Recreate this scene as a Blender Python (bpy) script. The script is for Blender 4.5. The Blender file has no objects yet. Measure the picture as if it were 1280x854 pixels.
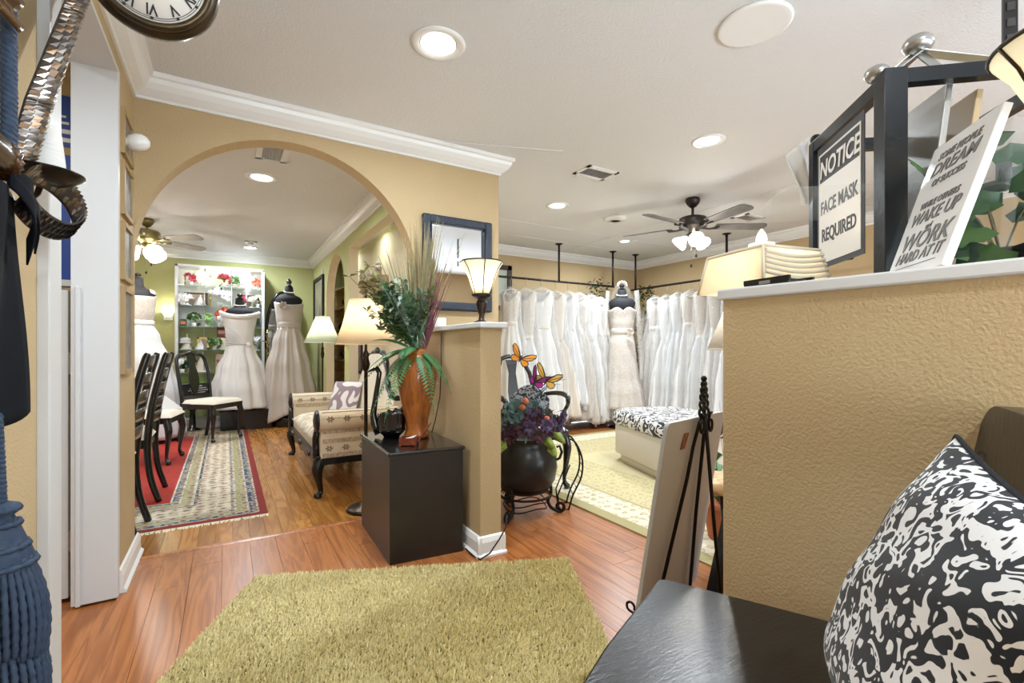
import bpy, bmesh, math, random
from mathutils import Vector, Matrix
PI = math.pi
random.seed(7)
scene = bpy.context.scene
COL = scene.collection

# ------------------------------------------------------------------ camera
cam_d = bpy.data.cameras.new('camera'); cam = bpy.data.objects.new('camera', cam_d); COL.objects.link(cam)
cam.location = (0, 0, 1.06)
cam.rotation_euler = (PI/2, 0, -math.radians(31))
cam_d.sensor_width = 36.0
cam_d.lens = 594/1280*36.0
cam_d.shift_y = 10/1280          # horizon a little below the middle of the frame
cam_d.clip_start = 0.02
scene.camera = cam

# ------------------------------------------------------------------ world, daylight, exposure
w = bpy.data.worlds.new('daylight'); scene.world = w; w.use_nodes = True
w.node_tree.nodes['Background'].inputs[0].default_value = (0.80, 0.91, 1.0, 1)
w.node_tree.nodes['Background'].inputs[1].default_value = 3.0
vs = scene.view_settings
vs.view_transform = 'Standard'; vs.look = 'None'; vs.gamma = 1.0; vs.use_curve_mapping = False
vs.exposure = 0.60
DOWNLIGHT_W = 17.0
# daylight through the shop window in the wall behind the camera
al = bpy.data.lights.new('window_daylight', 'AREA'); al.shape = 'RECTANGLE'; al.size = 4.6; al.size_y = 1.2
al.energy = 26.0; al.color = (0.80, 0.91, 1.0)
ao = bpy.data.objects.new('window_daylight', al); COL.objects.link(ao)
ao.location = (2.2, -1.93, 1.13); ao.rotation_euler = (-PI/2, 0, PI)

# added fill light, aimed up from the window to brighten the ceiling
bl = bpy.data.lights.new('ceiling_fill', 'AREA'); bl.shape = 'RECTANGLE'; bl.size = 4.6; bl.size_y = 1.0
bl.energy = 42.0; bl.color = (0.74, 0.88, 1.0); bl.spread = math.radians(120)
bo = bpy.data.objects.new('ceiling_fill', bl); COL.objects.link(bo)
bo.location = (2.2, -1.90, 1.0); bo.rotation_euler = (math.radians(90+38), 0, 0)

# ------------------------------------------------------------------ materials
def lin(c):
    return tuple(((x/255)/12.92 if x/255 <= .04045 else ((x/255+.055)/1.055)**2.4) for x in c)
_M = {}
def mat(name, col=(200,200,200), rough=.5, metal=0, bump=None, var=None, rnd=0, emit=0, alpha=1,
        transl=0, spec=.5, coat=0, sheen=0, stretch=(1,1,1), emcol=None, trans=0):
    """procedural surface. bump=(scale,strength,distance) var=(scale,colour2,amount)"""
    if name in _M: return _M[name]
    m = bpy.data.materials.new(name); m.use_nodes = True; _M[name] = m
    nt = m.node_tree; N = nt.nodes; L = nt.links
    b = N['Principled BSDF']; c = lin(col)
    b.inputs['Base Color'].default_value = (*c, 1)
    b.inputs['Roughness'].default_value = rough
    b.inputs['Metallic'].default_value = metal
    b.inputs['Specular IOR Level'].default_value = spec
    b.inputs['Coat Weight'].default_value = coat
    b.inputs['Sheen Weight'].default_value = sheen
    b.inputs['Alpha'].default_value = alpha
    b.inputs['Transmission Weight'].default_value = trans
    if emit:
        b.inputs['Emission Color'].default_value = (*lin(emcol or col), 1); b.inputs['Emission Strength'].default_value = emit
    tc = N.new('ShaderNodeTexCoord'); mp = N.new('ShaderNodeMapping'); mp.inputs['Scale'].default_value = stretch
    L.new(tc.outputs['Object'], mp.inputs['Vector'])
    colsock = None
    if var:
        n = N.new('ShaderNodeTexNoise'); n.inputs['Scale'].default_value = var[0]; n.inputs['Detail'].default_value = 6
        L.new(mp.outputs[0], n.inputs['Vector'])
        r = N.new('ShaderNodeValToRGB'); r.color_ramp.elements[0].position = .5-.5*(1-var[2]*.6); r.color_ramp.elements[1].position = .5+.5*(1-var[2]*.6)
        r.color_ramp.elements[0].color = (*c,1); r.color_ramp.elements[1].color = (*lin(var[1]),1)
        L.new(n.outputs['Fac'], r.inputs['Fac']); colsock = r.outputs[0]
    if rnd:
        oi = N.new('ShaderNodeObjectInfo'); hs = N.new('ShaderNodeHueSaturation')
        mr = N.new('ShaderNodeMapRange'); mr.inputs[3].default_value = 1-rnd; mr.inputs[4].default_value = 1+rnd
        L.new(oi.outputs['Random'], mr.inputs[0]); L.new(mr.outputs[0], hs.inputs['Value'])
        if colsock: L.new(colsock, hs.inputs['Color'])
        else: hs.inputs['Color'].default_value = (*c,1)
        colsock = hs.outputs[0]
    if colsock: L.new(colsock, b.inputs['Base Color'])
    if bump:
        n2 = N.new('ShaderNodeTexNoise'); n2.inputs['Scale'].default_value = bump[0]; n2.inputs['Detail'].default_value = 4
        L.new(mp.outputs[0], n2.inputs['Vector'])
        bp = N.new('ShaderNodeBump'); bp.inputs['Strength'].default_value = bump[1]
        bp.inputs['Distance'].default_value = bump[2] if len(bump) > 2 else .01
        L.new(n2.outputs['Fac'], bp.inputs['Height']); L.new(bp.outputs[0], b.inputs['Normal'])
    if transl:
        t = N.new('ShaderNodeBsdfTranslucent'); mx = N.new('ShaderNodeMixShader'); mx.inputs[0].default_value = transl
        t.inputs[0].default_value = (*c,1)
        if colsock: L.new(colsock, t.inputs[0])
        L.new(b.outputs[0], mx.inputs[1]); L.new(t.outputs[0], mx.inputs[2]); L.new(mx.outputs[0], N['Material Output'].inputs[0])
    return m

def wood(name, c1, c2, rough=.3, rnd=.12, scale=(26,1.6,26), fine=1.0, coat=0, axis_swap=False):
    """grained wood: the grain runs along the local y axis"""
    if name in _M: return _M[name]
    m = bpy.data.materials.new(name); m.use_nodes = True; _M[name] = m
    nt = m.node_tree; N = nt.nodes; L = nt.links; b = N['Principled BSDF']
    b.inputs['Roughness'].default_value = rough; b.inputs['Coat Weight'].default_value = coat
    tc = N.new('ShaderNodeTexCoord'); oi = N.new('ShaderNodeObjectInfo')
    ad = N.new('ShaderNodeVectorMath'); ad.operation = 'ADD'
    cb = N.new('ShaderNodeCombineXYZ')
    mu = N.new('ShaderNodeMath'); mu.operation = 'MULTIPLY'; mu.inputs[1].default_value = 37.0
    L.new(oi.outputs['Random'], mu.inputs[0]); L.new(mu.outputs[0], cb.inputs[2])
    L.new(tc.outputs['Object'], ad.inputs[0]); L.new(cb.outputs[0], ad.inputs[1])
    mp = N.new('ShaderNodeMapping'); mp.inputs['Scale'].default_value = scale
    L.new(ad.outputs[0], mp.inputs['Vector'])
    n1 = N.new('ShaderNodeTexNoise'); n1.inputs['Scale'].default_value = .45; n1.inputs['Detail'].default_value = 2; n1.inputs['Distortion'].default_value = .6
    L.new(mp.outputs[0], n1.inputs['Vector'])
    m2 = N.new('ShaderNodeMath'); m2.operation = 'MULTIPLY'; m2.inputs[1].default_value = 11*fine
    fr = N.new('ShaderNodeMath'); fr.operation = 'PINGPONG'; fr.inputs[1].default_value = 1.0
    L.new(n1.outputs['Fac'], m2.inputs[0]); L.new(m2.outputs[0], fr.inputs[0])
    n3 = N.new('ShaderNodeTexNoise'); n3.inputs['Scale'].default_value = 4; n3.inputs['Detail'].default_value = 5
    L.new(mp.outputs[0], n3.inputs['Vector'])
    mx = N.new('ShaderNodeMath'); mx.operation = 'MULTIPLY'; L.new(fr.outputs[0], mx.inputs[0]); L.new(n3.outputs['Fac'], mx.inputs[1])
    r = N.new('ShaderNodeValToRGB'); r.color_ramp.elements[0].color = (*lin(c2),1); r.color_ramp.elements[1].color = (*lin(c1),1)
    r.color_ramp.elements[0].position = .0; r.color_ramp.elements[1].position = .42
    L.new(mx.outputs[0], r.inputs[0])
    hs = N.new('ShaderNodeHueSaturation'); mr = N.new('ShaderNodeMapRange'); mr.inputs[3].default_value = 1-rnd; mr.inputs[4].default_value = 1+rnd
    L.new(oi.outputs['Random'], mr.inputs[0]); L.new(mr.outputs[0], hs.inputs['Value']); L.new(r.outputs[0], hs.inputs['Color'])
    L.new(hs.outputs[0], b.inputs['Base Color'])
    return m

def scroll(name, c1, c2, scale, dist=2.2, thr=.5, rough=.8, freq=7.0, bump=0):
    """two-colour curling print (damask, scrollwork): contour bands of a warped noise"""
    if name in _M: return _M[name]
    m = bpy.data.materials.new(name); m.use_nodes = True; _M[name] = m
    nt = m.node_tree; N = nt.nodes; L = nt.links; b = N['Principled BSDF']
    b.inputs['Roughness'].default_value = rough; b.inputs['Sheen Weight'].default_value = .2
    tc = N.new('ShaderNodeTexCoord'); n = N.new('ShaderNodeTexNoise')
    n.inputs['Scale'].default_value = scale; n.inputs['Detail'].default_value = .6; n.inputs['Distortion'].default_value = dist
    L.new(tc.outputs['Object'], n.inputs['Vector'])
    k = N.new('ShaderNodeMath'); k.operation = 'MULTIPLY'; k.inputs[1].default_value = freq
    pp = N.new('ShaderNodeMath'); pp.operation = 'PINGPONG'; pp.inputs[1].default_value = 1
    L.new(n.outputs['Fac'], k.inputs[0]); L.new(k.outputs[0], pp.inputs[0])
    r = N.new('ShaderNodeValToRGB'); r.color_ramp.elements[0].color = (*lin(c1),1); r.color_ramp.elements[1].color = (*lin(c2),1)
    r.color_ramp.elements[0].position = thr-.03; r.color_ramp.elements[1].position = thr+.03
    L.new(pp.outputs[0], r.inputs[0]); L.new(r.outputs[0], b.inputs['Base Color'])
    return m

def rug_mat(name, hx, hy, bands, motif, field, field2, mscale=9, cover=.70):
    """rug centred on its own origin with half sizes hx, hy. bands=[(distance from edge, colour)], motif colours are sprinkled over every band"""
    if name in _M: return _M[name]
    m = bpy.data.materials.new(name); m.use_nodes = True; _M[name] = m
    nt = m.node_tree; N = nt.nodes; L = nt.links; b = N['Principled BSDF']; b.inputs['Roughness'].default_value = .95
    tc = N.new('ShaderNodeTexCoord'); sp = N.new('ShaderNodeSeparateXYZ'); L.new(tc.outputs['Object'], sp.inputs[0])
    def edge(sock, h):
        a = N.new('ShaderNodeMath'); a.operation = 'ABSOLUTE'; L.new(sock, a.inputs[0])
        s = N.new('ShaderNodeMath'); s.operation = 'SUBTRACT'; s.inputs[0].default_value = h; L.new(a.outputs[0], s.inputs[1]); return s.outputs[0]
    mn = N.new('ShaderNodeMath'); mn.operation = 'MINIMUM'; L.new(edge(sp.outputs[0],hx), mn.inputs[0]); L.new(edge(sp.outputs[1],hy), mn.inputs[1])
    r = N.new('ShaderNodeValToRGB'); r.color_ramp.interpolation = 'CONSTANT'
    els = r.color_ramp.elements
    els[0].position = 0; els[0].color = (*lin(bands[0][1]),1)
    els[1].position = bands[1][0]; els[1].color = (*lin(bands[1][1]),1)
    for d, c in bands[2:]:
        e = els.new(d); e.color = (*lin(c),1)
    L.new(mn.outputs[0], r.inputs[0])
    vo = N.new('ShaderNodeTexVoronoi'); vo.inputs['Scale'].default_value = mscale; L.new(tc.outputs['Object'], vo.inputs['Vector'])
    vo.inputs['Randomness'].default_value = .35
    n = N.new('ShaderNodeTexNoise'); n.inputs['Scale'].default_value = mscale*2.6; n.inputs['Detail'].default_value = 2; L.new(tc.outputs['Object'], n.inputs['Vector'])
    ad = N.new('ShaderNodeMath'); ad.operation = 'ADD'; L.new(vo.outputs['Distance'], ad.inputs[0])
    nm = N.new('ShaderNodeMath'); nm.operation = 'MULTIPLY'; nm.inputs[1].default_value = .8; L.new(n.outputs['Fac'], nm.inputs[0]); L.new(nm.outputs[0], ad.inputs[1])
    rr = N.new('ShaderNodeValToRGB'); rr.color_ramp.interpolation = 'CONSTANT'
    e = rr.color_ramp.elements; e[0].position = 0; e[0].color = (*lin(motif[0]),1); e[1].position = .52; e[1].color = (*lin(motif[1]),1)
    e2 = e.new(.62); e2.color = (*lin(motif[2]),1)
    L.new(ad.outputs[0], rr.inputs[0])
    mk = N.new('ShaderNodeMath'); mk.operation = 'LESS_THAN'; mk.inputs[1].default_value = cover; L.new(ad.outputs[0], mk.inputs[0])
    fd = N.new('ShaderNodeMath'); fd.operation = 'GREATER_THAN'; fd.inputs[1].default_value = bands[-1][0]; L.new(mn.outputs[0], fd.inputs[0])
    fm = N.new('ShaderNodeMath'); fm.operation = 'MULTIPLY_ADD'; fm.inputs[1].default_value = min(0,.60-cover); fm.inputs[2].default_value = cover; L.new(fd.outputs[0], fm.inputs[0]); L.new(fm.outputs[0], mk.inputs[1])
    # the two outermost bands stay plain
    gt = N.new('ShaderNodeMath'); gt.operation = 'GREATER_THAN'; gt.inputs[1].default_value = bands[1][0]; L.new(mn.outputs[0], gt.inputs[0])
    mm = N.new('ShaderNodeMath'); mm.operation = 'MULTIPLY'; L.new(mk.outputs[0], mm.inputs[0]); L.new(gt.outputs[0], mm.inputs[1])
    m2 = N.new('ShaderNodeMath'); m2.operation = 'MULTIPLY'; m2.inputs[1].default_value = .8; L.new(mm.outputs[0], m2.inputs[0])
    mix = N.new('ShaderNodeMix'); mix.data_type = 'RGBA'
    L.new(m2.outputs[0], mix.inputs[0]); L.new(r.outputs[0], mix.inputs[6]); L.new(rr.outputs[0], mix.inputs[7])
    L.new(mix.outputs[2], b.inputs['Base Color'])
    return m

WALL = mat('tan_stucco', (194,171,132), .75, bump=(140,.32,.008), var=(3,(188,163,122),.5))
GREEN = mat('green_paint', (182,182,126), .75, bump=(110,.25,.006))
BEIGE = mat('beige_paint', (216,200,170), .75, bump=(60,.2,.008))
CEIL = mat('ceiling_texture', (222,223,224), .8, bump=(110,.45,.01))
WHITE = mat('white_paint', (210,210,210), .4)
WHITE2 = mat('white_gloss', (236,236,234), .25)
BLACK = mat('black_lacquer', (16,15,15), .22, bump=(30,.08,.004), coat=.3)
BLACKM = mat('black_matte', (20,20,22), .6)
IRON = mat('wrought_iron', (30,26,24), .5, metal=.6, bump=(80,.3,.002))
BRONZE = mat('aged_bronze', (70,58,46), .35, metal=.8, var=(30,(40,30,24),.7))
DARKROD = mat('dark_bronze_rod', (48,40,36), .4, metal=.7)
GLASSW = mat('lit_glass', (255,250,240), .3, emit=4.0)
FORM = mat('form_cloth', (22,22,26), .8)
PEARL = mat('pearl', (236,228,214), .2)
CLEAR = mat('clear_glass', (240,250,248), .03, trans=1.0, alpha=.22)
SHELFG = mat('shelf_glass', (190,220,212), .05, trans=.6, alpha=.45)
SATIN = mat('white_satin', (224,222,221), .5, sheen=.3, bump=(25,.15,.02))
LACE = mat('ivory_lace', (216,208,200), .75, bump=(90,.8,.012), var=(45,(192,182,172),.9))
CHAMP = mat('champagne_satin', (186,177,168), .45, sheen=.3, bump=(20,.15,.02))
TULLE = mat('white_tulle', (222,221,223), .7, bump=(70,.2,.006))
IVORY = mat('ivory_satin', (218,208,198), .5, bump=(22,.15,.02))
SILVER = mat('brushed_silver', (176,174,170), .3, metal=.9)
LEAF = mat('leaf_green', (76,114,60), .5, rnd=.35, var=(20,(84,120,60),.8))
LEAF2 = mat('leaf_dark', (36,62,38), .45, rnd=.3, var=(20,(56,88,52),.8))
SAGE = mat('leaf_sage', (138,158,140), .6, rnd=.25, var=(25,(96,124,104),.8))
FERN = mat('fern_green', (52,110,62), .5, rnd=.25, var=(30,(80,134,80),.8))
STRAW = mat('dry_grass', (150,128,90), .7, rnd=.35, var=(60,(112,104,66),.9))
GRASSG = mat('green_grass', (98,112,76), .7, rnd=.2, var=(60,(134,136,96),.9))
PLUM = mat('plum_grass', (96,44,58), .7, rnd=.3)

# ------------------------------------------------------------------ mesh builder
class MB:
    def __init__(s): s.v = []; s.f = []; s.s = []
    def add(s, vs, fs, smooth=False):
        o = len(s.v); s.v += [tuple(p) for p in vs]; s.f += [tuple(i+o for i in f) for f in fs]; s.s += [smooth]*len(fs); return s
    def box(s, c, d, rz=0, ry=0, rx=0):
        M = Matrix.Rotation(rz,3,'Z') @ Matrix.Rotation(ry,3,'Y') @ Matrix.Rotation(rx,3,'X'); c = Vector(c)
        vs = [c + M @ Vector((sx*d[0]/2, sy*d[1]/2, sz*d[2]/2)) for sx in (-1,1) for sy in (-1,1) for sz in (-1,1)]
        return s.add(vs, [(0,1,3,2),(4,6,7,5),(0,4,5,1),(2,3,7,6),(0,2,6,4),(1,5,7,3)])
    def bar(s, a, b, wx, wy=None):
        a = Vector(a); b = Vector(b); d = (b-a); q = d.to_track_quat('Z','Y'); wy = wy or wx
        vs = []
        for p in (a,b):
            for x,y in ((-1,-1),(1,-1),(1,1),(-1,1)): vs.append(p + q @ Vector((x*wx/2, y*wy/2, 0)))
        return s.add(vs, [(3,2,1,0),(4,5,6,7),(0,1,5,4),(1,2,6,5),(2,3,7,6),(3,0,4,7)])
    def tube(s, path, r, n=8, caps=True, flat=1.0):
        P = [Vector(p) for p in path]; k = len(P)
        R = r if isinstance(r,(list,tuple)) else [r]*k
        vs = []; prev = None
        for i in range(k):
            d = (P[min(i+1,k-1)] - P[max(i-1,0)])
            if d.length < 1e-9: d = Vector((0,0,1))
            d.normalize()
            if prev is None:
                ref = Vector((0,0,1)) if abs(d.z) < .9 else Vector((1,0,0))
                x = d.cross(ref).normalized()
            else:
                x = (prev - d*prev.dot(d))
                x = x.normalized() if x.length > 1e-6 else d.orthogonal().normalized()
            prev = x; y = d.cross(x)
            for j in range(n):
                a = 2*PI*j/n; vs.append(P[i] + (x*math.cos(a) + y*math.sin(a)*flat)*R[i])
        fs = [(i*n+j, i*n+(j+1)%n, (i+1)*n+(j+1)%n, (i+1)*n+j) for i in range(k-1) for j in range(n)]
        s.add(vs, fs, True)
        if caps: s.add([], []); o = len(s.v)-len(vs); s.f += [tuple(o+j for j in reversed(range(n))), tuple(o+(k-1)*n+j for j in range(n))]; s.s += [False,False]
        return s
    def wire(s, path, r, n=8, k=5, **kw):
        """tube through a smoothed path"""
        P = [Vector(p) for p in path]; o = []; rr = []
        R = r if isinstance(r,(list,tuple)) else [r]*len(P)
        for i in range(len(P)-1):
            a = P[max(i-1,0)]; b = P[i]; c = P[i+1]; d = P[min(i+2,len(P)-1)]
            for j in range(k):
                t = j/k; o.append(.5*((2*b)+(c-a)*t+(2*a-5*b+4*c-d)*t*t+(3*b-a-3*c+d)*t**3)); rr.append(R[i]+(R[i+1]-R[i])*t)
        return s.tube(o+[P[-1]], rr+[R[-1]], n, **kw)
    def lathe(s, prof, c=(0,0,0), n=24, sx=1, sy=1, smooth=True, flute=0, fn=0, caps=True):
        vs = []; c = Vector(c)
        for r,z in prof:
            for j in range(n):
                a = 2*PI*j/n; q = r*(1+flute*math.cos(fn*a)) if flute else r
                vs.append(c + Vector((q*math.cos(a)*sx, q*math.sin(a)*sy, z)))
        k = len(prof)
        fs = [(i*n+j, i*n+(j+1)%n, (i+1)*n+(j+1)%n, (i+1)*n+j) for i in range(k-1) for j in range(n)]
        s.add(vs, fs, smooth)
        o = len(s.v)-len(vs)
        if caps and prof[0][0] > 1e-4: s.f.append(tuple(o+j for j in reversed(range(n)))); s.s.append(False)
        if caps and prof[-1][0] > 1e-4: s.f.append(tuple(o+(k-1)*n+j for j in range(n))); s.s.append(False)
        return s
    def shell(s, prof, c=(0,0,0), n=32, th=.003, sx=1, sy=1):
        """open lathe with thickness (lamp shades, cups)"""
        out = prof + [(max(r-th,1e-3), z) for r,z in reversed(prof)]
        vs = []; c = Vector(c); k = len(out)
        for r,z in out:
            for j in range(n):
                a = 2*PI*j/n; vs.append(c + Vector((r*math.cos(a)*sx, r*math.sin(a)*sy, z)))
        fs = [(i*n+j, i*n+(j+1)%n, ((i+1)%k)*n+(j+1)%n, ((i+1)%k)*n+j) for i in range(k) for j in range(n)]
        return s.add(vs, fs, True)
    def sphere(s, c, r, n=12, m=8, sc=(1,1,1)):
        prof = [(max(math.sin(PI*i/m),1e-5)*r, -math.cos(PI*i/m)*r) for i in range(m+1)]
        vs = []; c = Vector(c)
        for q,z in prof:
            for j in range(n):
                a = 2*PI*j/n; vs.append(c + Vector((q*math.cos(a)*sc[0], q*math.sin(a)*sc[1], z*sc[2])))
        fs = [(i*n+j, i*n+(j+1)%n, (i+1)*n+(j+1)%n, (i+1)*n+j) for i in range(m) for j in range(n)]
        return s.add(vs, fs, True)
    def prism(s, poly, fn, d0, d1, smooth=False):
        """closed 2-D outline swept between depths d0 and d1; fn(a, b, depth) -> point"""
        k = len(poly)
        vs = [fn(a,b,d0) for a,b in poly] + [fn(a,b,d1) for a,b in poly]
        fs = [tuple(range(k)), tuple(reversed(range(k,2*k)))] + [(i, k+i, k+(i+1)%k, (i+1)%k) for i in range(k)]
        return s.add(vs, fs, smooth)
    def grid(s, fn, nu, nv, closeu=False, smooth=True):
        vs = [fn(i/nu, j/nv) for j in range(nv+1) for i in range(nu if closeu else nu+1)]
        w_ = nu if closeu else nu+1
        fs = [(j*w_+i, j*w_+(i+1)%w_, (j+1)*w_+(i+1)%w_, (j+1)*w_+i) for j in range(nv) for i in range(nu)]
        return s.add(vs, fs, smooth)
    def mesh(s, name):
        me = bpy.data.meshes.new(name); me.from_pydata(s.v, [], s.f); me.update()
        me.polygons.foreach_set('use_smooth', s.s)
        bm = bmesh.new(); bm.from_mesh(me); bmesh.ops.recalc_face_normals(bm, faces=bm.faces)
        big = [f for f in bm.faces if len(f.verts) > 4]
        if big: bmesh.ops.triangulate(bm, faces=big)
        bm.to_mesh(me); bm.free(); return me
    def build(s, name, material, parent=None, bevel=0, thick=0, loc=None, rot=None, label=None, seg=2):
        o = bpy.data.objects.new(name, s.mesh(name)); COL.objects.link(o)
        o.data.materials.append(material)
        if parent: o.parent = parent
        if thick:
            t = o.modifiers.new('thickness','SOLIDIFY'); t.thickness = thick; t.offset = 0
        if bevel:
            b = o.modifiers.new('bevel','BEVEL'); b.width = bevel; b.segments = seg; b.limit_method = 'ANGLE'
        if loc: o.location = loc
        if rot: o.rotation_euler = rot
        if label: o['label'] = label
        return o

def thing(name, label, cat, loc=(0,0,0), rz=0, group=None):
    o = bpy.data.objects.new(name, None); COL.objects.link(o); o.location = loc; o.rotation_euler = (0,0,rz)
    o['label'] = label; o['category'] = cat
    if group: o['group'] = group
    o.empty_display_size = .05
    return o
def tag(o, label, cat, group=None):
    o['label'] = label; o['category'] = cat
    if group: o['group'] = group
    return o
def struct(o, label=None):
    o['kind'] = 'structure'
    if label: o['label'] = label
    return o
def clone(o, parent=None):
    c = o.copy(); COL.objects.link(c); c.parent = parent
    for ch in list(o.children): clone(ch, c)
    return c
def dup(root, loc, rz, label=None, sc=None):
    c = clone(root); c.location = loc; c.rotation_euler = (0,0,rz)
    if label: c['label'] = label
    if sc: c.scale = (sc,sc,sc)
    return c
def interp(tab, t):
    """smooth lookup in [(t, v1, v2..)]"""
    if t <= tab[0][0]: return tab[0][1:]
    for a,b in zip(tab, tab[1:]):
        if t <= b[0]:
            k = (t-a[0])/(b[0]-a[0]); k = k*k*(3-2*k)
            return tuple(x+(y-x)*k for x,y in zip(a[1:], b[1:]))
    return tab[-1][1:]
def text_mesh(txt, size, shear=0, bold=0, align='CENTER', extrude=.0006, sx=1):
    cu = bpy.data.curves.new('lettering','FONT'); cu.body = txt; cu.size = size; cu.align_x = align; cu.shear = shear; cu.offset = bold
    cu.extrude = extrude; cu.resolution_u = 3
    o = bpy.data.objects.new('lettering', cu); COL.objects.link(o)
    dg = bpy.context.evaluated_depsgraph_get(); dg.update()
    me = bpy.data.meshes.new_from_object(o.evaluated_get(dg))
    bpy.data.objects.remove(o); bpy.data.curves.remove(cu)
    for v in me.vertices: v.co = (v.co.x*sx, -v.co.z, v.co.y)       # upright, readable from local -y
    return me
def text_part(name, txt, size, material, parent, loc, rot=None, **k):
    me = text_mesh(txt, size, **k); o = bpy.data.objects.new(name, me); COL.objects.link(o); me.materials.append(material)
    o.parent = parent; o.location = loc
    if rot: o.rotation_euler = rot
    return o
def point(name, loc, watts, col=(1,.93,.82), r=.04, parent=None):
    l = bpy.data.lights.new(name,'POINT'); l.energy = watts; l.color = col; l.shadow_soft_size = r
    o = bpy.data.objects.new(name, l); COL.objects.link(o); o.location = loc
    if parent: o.parent = parent
    return o

# ================================================================== STRUCTURE
CH = 2.44
def wall(name, x0, x1, y0, y1, z0, z1, m, rz=0):
    return struct(MB().box(((x0+x1)/2,(y0+y1)/2,(z0+z1)/2), (x1-x0,y1-y0,z1-z0)).build(name, m))
# floors: a slab under planks that are laid one by one where the photograph shows them
LAM = wood('laminate_oak', (172,108,58), (142,82,40), .30, .05, (34,2.2,34))
OAKS = wood('oak_strip', (178,124,62), (150,94,42), .2, .2, (36,2.4,36), .7)
slab = struct(MB().box((2.6,.51,-.03),(6.4,5.02,.04)).box((3.65,4.26,-.03),(4.3,2.48,.04)).build('floor', LAM), 'wood laminate floor of the foyer and gown room')
gslab = struct(MB().box((-.4,5.51,-.03),(3.2,4.98,.04)).box((1.45,5.51,-.03),(.5,4.98,.04)).box((-1.25,1.0,-.03),(1.3,4.04,.04)).build('floor', OAKS), 'golden oak strip floor of the green room')
def lay(parent, m, x0, x1, y0, y1, wd, ln, gap, jitter, cuts=(), ends=None):
    base = MB().box((0,0,-.004),(1,1,.012)).mesh('plank')          # shared by every plank, scaled by the object
    made = {}
    n = 0; x = x0; rr = random.Random(3)
    while x < x1-.02:
        wx = min(wd, x1-x); y = y0 - rr.random()*ln*.9
        while y < y1:
            L_ = ln*(1-jitter*rr.random()); a = max(y,y0); b = min(y+L_, y1)
            cx, cyy = x+wx/2, (a+b)/2
            if b-a > .05 and not any(c[0] < cx < c[1] and c[2] < cyy < c[3] for c in cuts):
                key = (round(wx,3), round((b-a)/.15))
                if key not in made:
                    lx = wx-gap; ly = key[1]*.15 if key[1] else .1
                    made[key] = MB().box((0,0,-.004),(lx,1,.012)).mesh('plank'); made[key].materials.append(m)
                o = bpy.data.objects.new('plank', made[key]); COL.objects.link(o); o.parent = parent
                o.location = (cx, cyy, 0); o.scale = (1, b-a-gap, 1); n += 1
            y += L_
        x += wd
    return n
lay(slab, LAM, -.40, 3.9, .85, 3.02, .127, 1.22, .0016, .15, cuts=[(1.25,9,-1,.9)])
lay(slab, LAM, 1.76, 4.6, 3.02, 5.0, .127, 1.22, .0016, .15)
lay(gslab, OAKS, -.55, 1.16, 3.02, 7.9, .083, .95, .0016, .5)
# threshold strip between the two floors
struct(MB().prism([(0,-.002),(.045,-.002),(.045,.003),(.035,.007),(.01,.007),(0,.003)], lambda a,b,d:(d,3.0+a,b), -.40, 1.08).build('trim_1', LAM), 'wood threshold strip under the arch')

# ceiling: one flat textured ceiling over foyer, gown room, green room and passage
ceil = struct(MB().box((1.75,2.9,CH+.05),(9.6,10.6,.1)).build('ceiling', CEIL))
# hair-thin board joints on the gown room ceiling
bat = MB()
for a,b in (((2.3,4.35),(5.55,4.35)),((4.05,2.1),(4.05,5.4)),((2.0,2.65),(1.05,3.0)),((2.9,4.9),(5.5,4.9))):
    bat.bar((*a,CH-.001),(*b,CH-.001),.008,.006)
struct(bat.build('trim_2', CEIL), 'thin board joints on the white ceiling')

# arch wall ------------------------------------------------------------
AY = 3.02; AC, AZ, AR = .335, 1.515, .745
def archwall():
    po = [(-2.0,0),(AC-AR,0)]
    for i in range(0,41):
        a = PI - PI*i/40; po.append((AC+AR*math.cos(a), AZ+AR*math.sin(a)))
    po += [(AC+AR,0),(1.70,0),(1.70,CH),(-2.0,CH)]
    return struct(MB().prism(po, lambda a,b,d:(a,d,b), AY, AY+.12).build('wall_arch', WALL), 'tan textured wall pierced by a round arch')
archwall()
# half wall that runs out from the arch wall towards the entry, with a white cap and a baseboard
struct(MB().box((1.17,2.59,.585),(.12,.86,1.17)).build('wall_knee', WALL), 'tan half wall running out beside the pedestal')
struct(MB().box((1.17,2.58,1.185),(.16,.92,.03)).build('trim_3', WHITE, bevel=.006), 'white cap on the half wall beside the pedestal')
def baseprofile(h=.1): return [(0,0),(.028,0),(.028,.012),(.016,.022),(.016,h-.03),(.008,h-.006),(0,h)]
def baseb(name, p0, p1, n, h=.105, ext=0.02):
    p0 = Vector((*p0,0)); p1 = Vector((*p1,0)); d = (p1-p0).normalized(); n = Vector((*n,0))
    L_ = (p1-p0).length
    return struct(MB().prism(baseprofile(h), lambda a,b,t: p0 + d*t + n*a + Vector((0,0,b)), -ext, L_+ext).build(name, WHITE2))
baseb('baseboard_knee_side', (1.11,3.0),(1.11,2.16),(-1,0))
baseb('baseboard_knee_end', (1.11,2.16),(1.23,2.16),(0,-1))
baseb('baseboard_knee_back', (1.23,2.16),(1.23,3.0),(1,0))
baseb('baseboard_arch', (1.25,AY),(1.70,AY),(0,-1))
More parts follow.
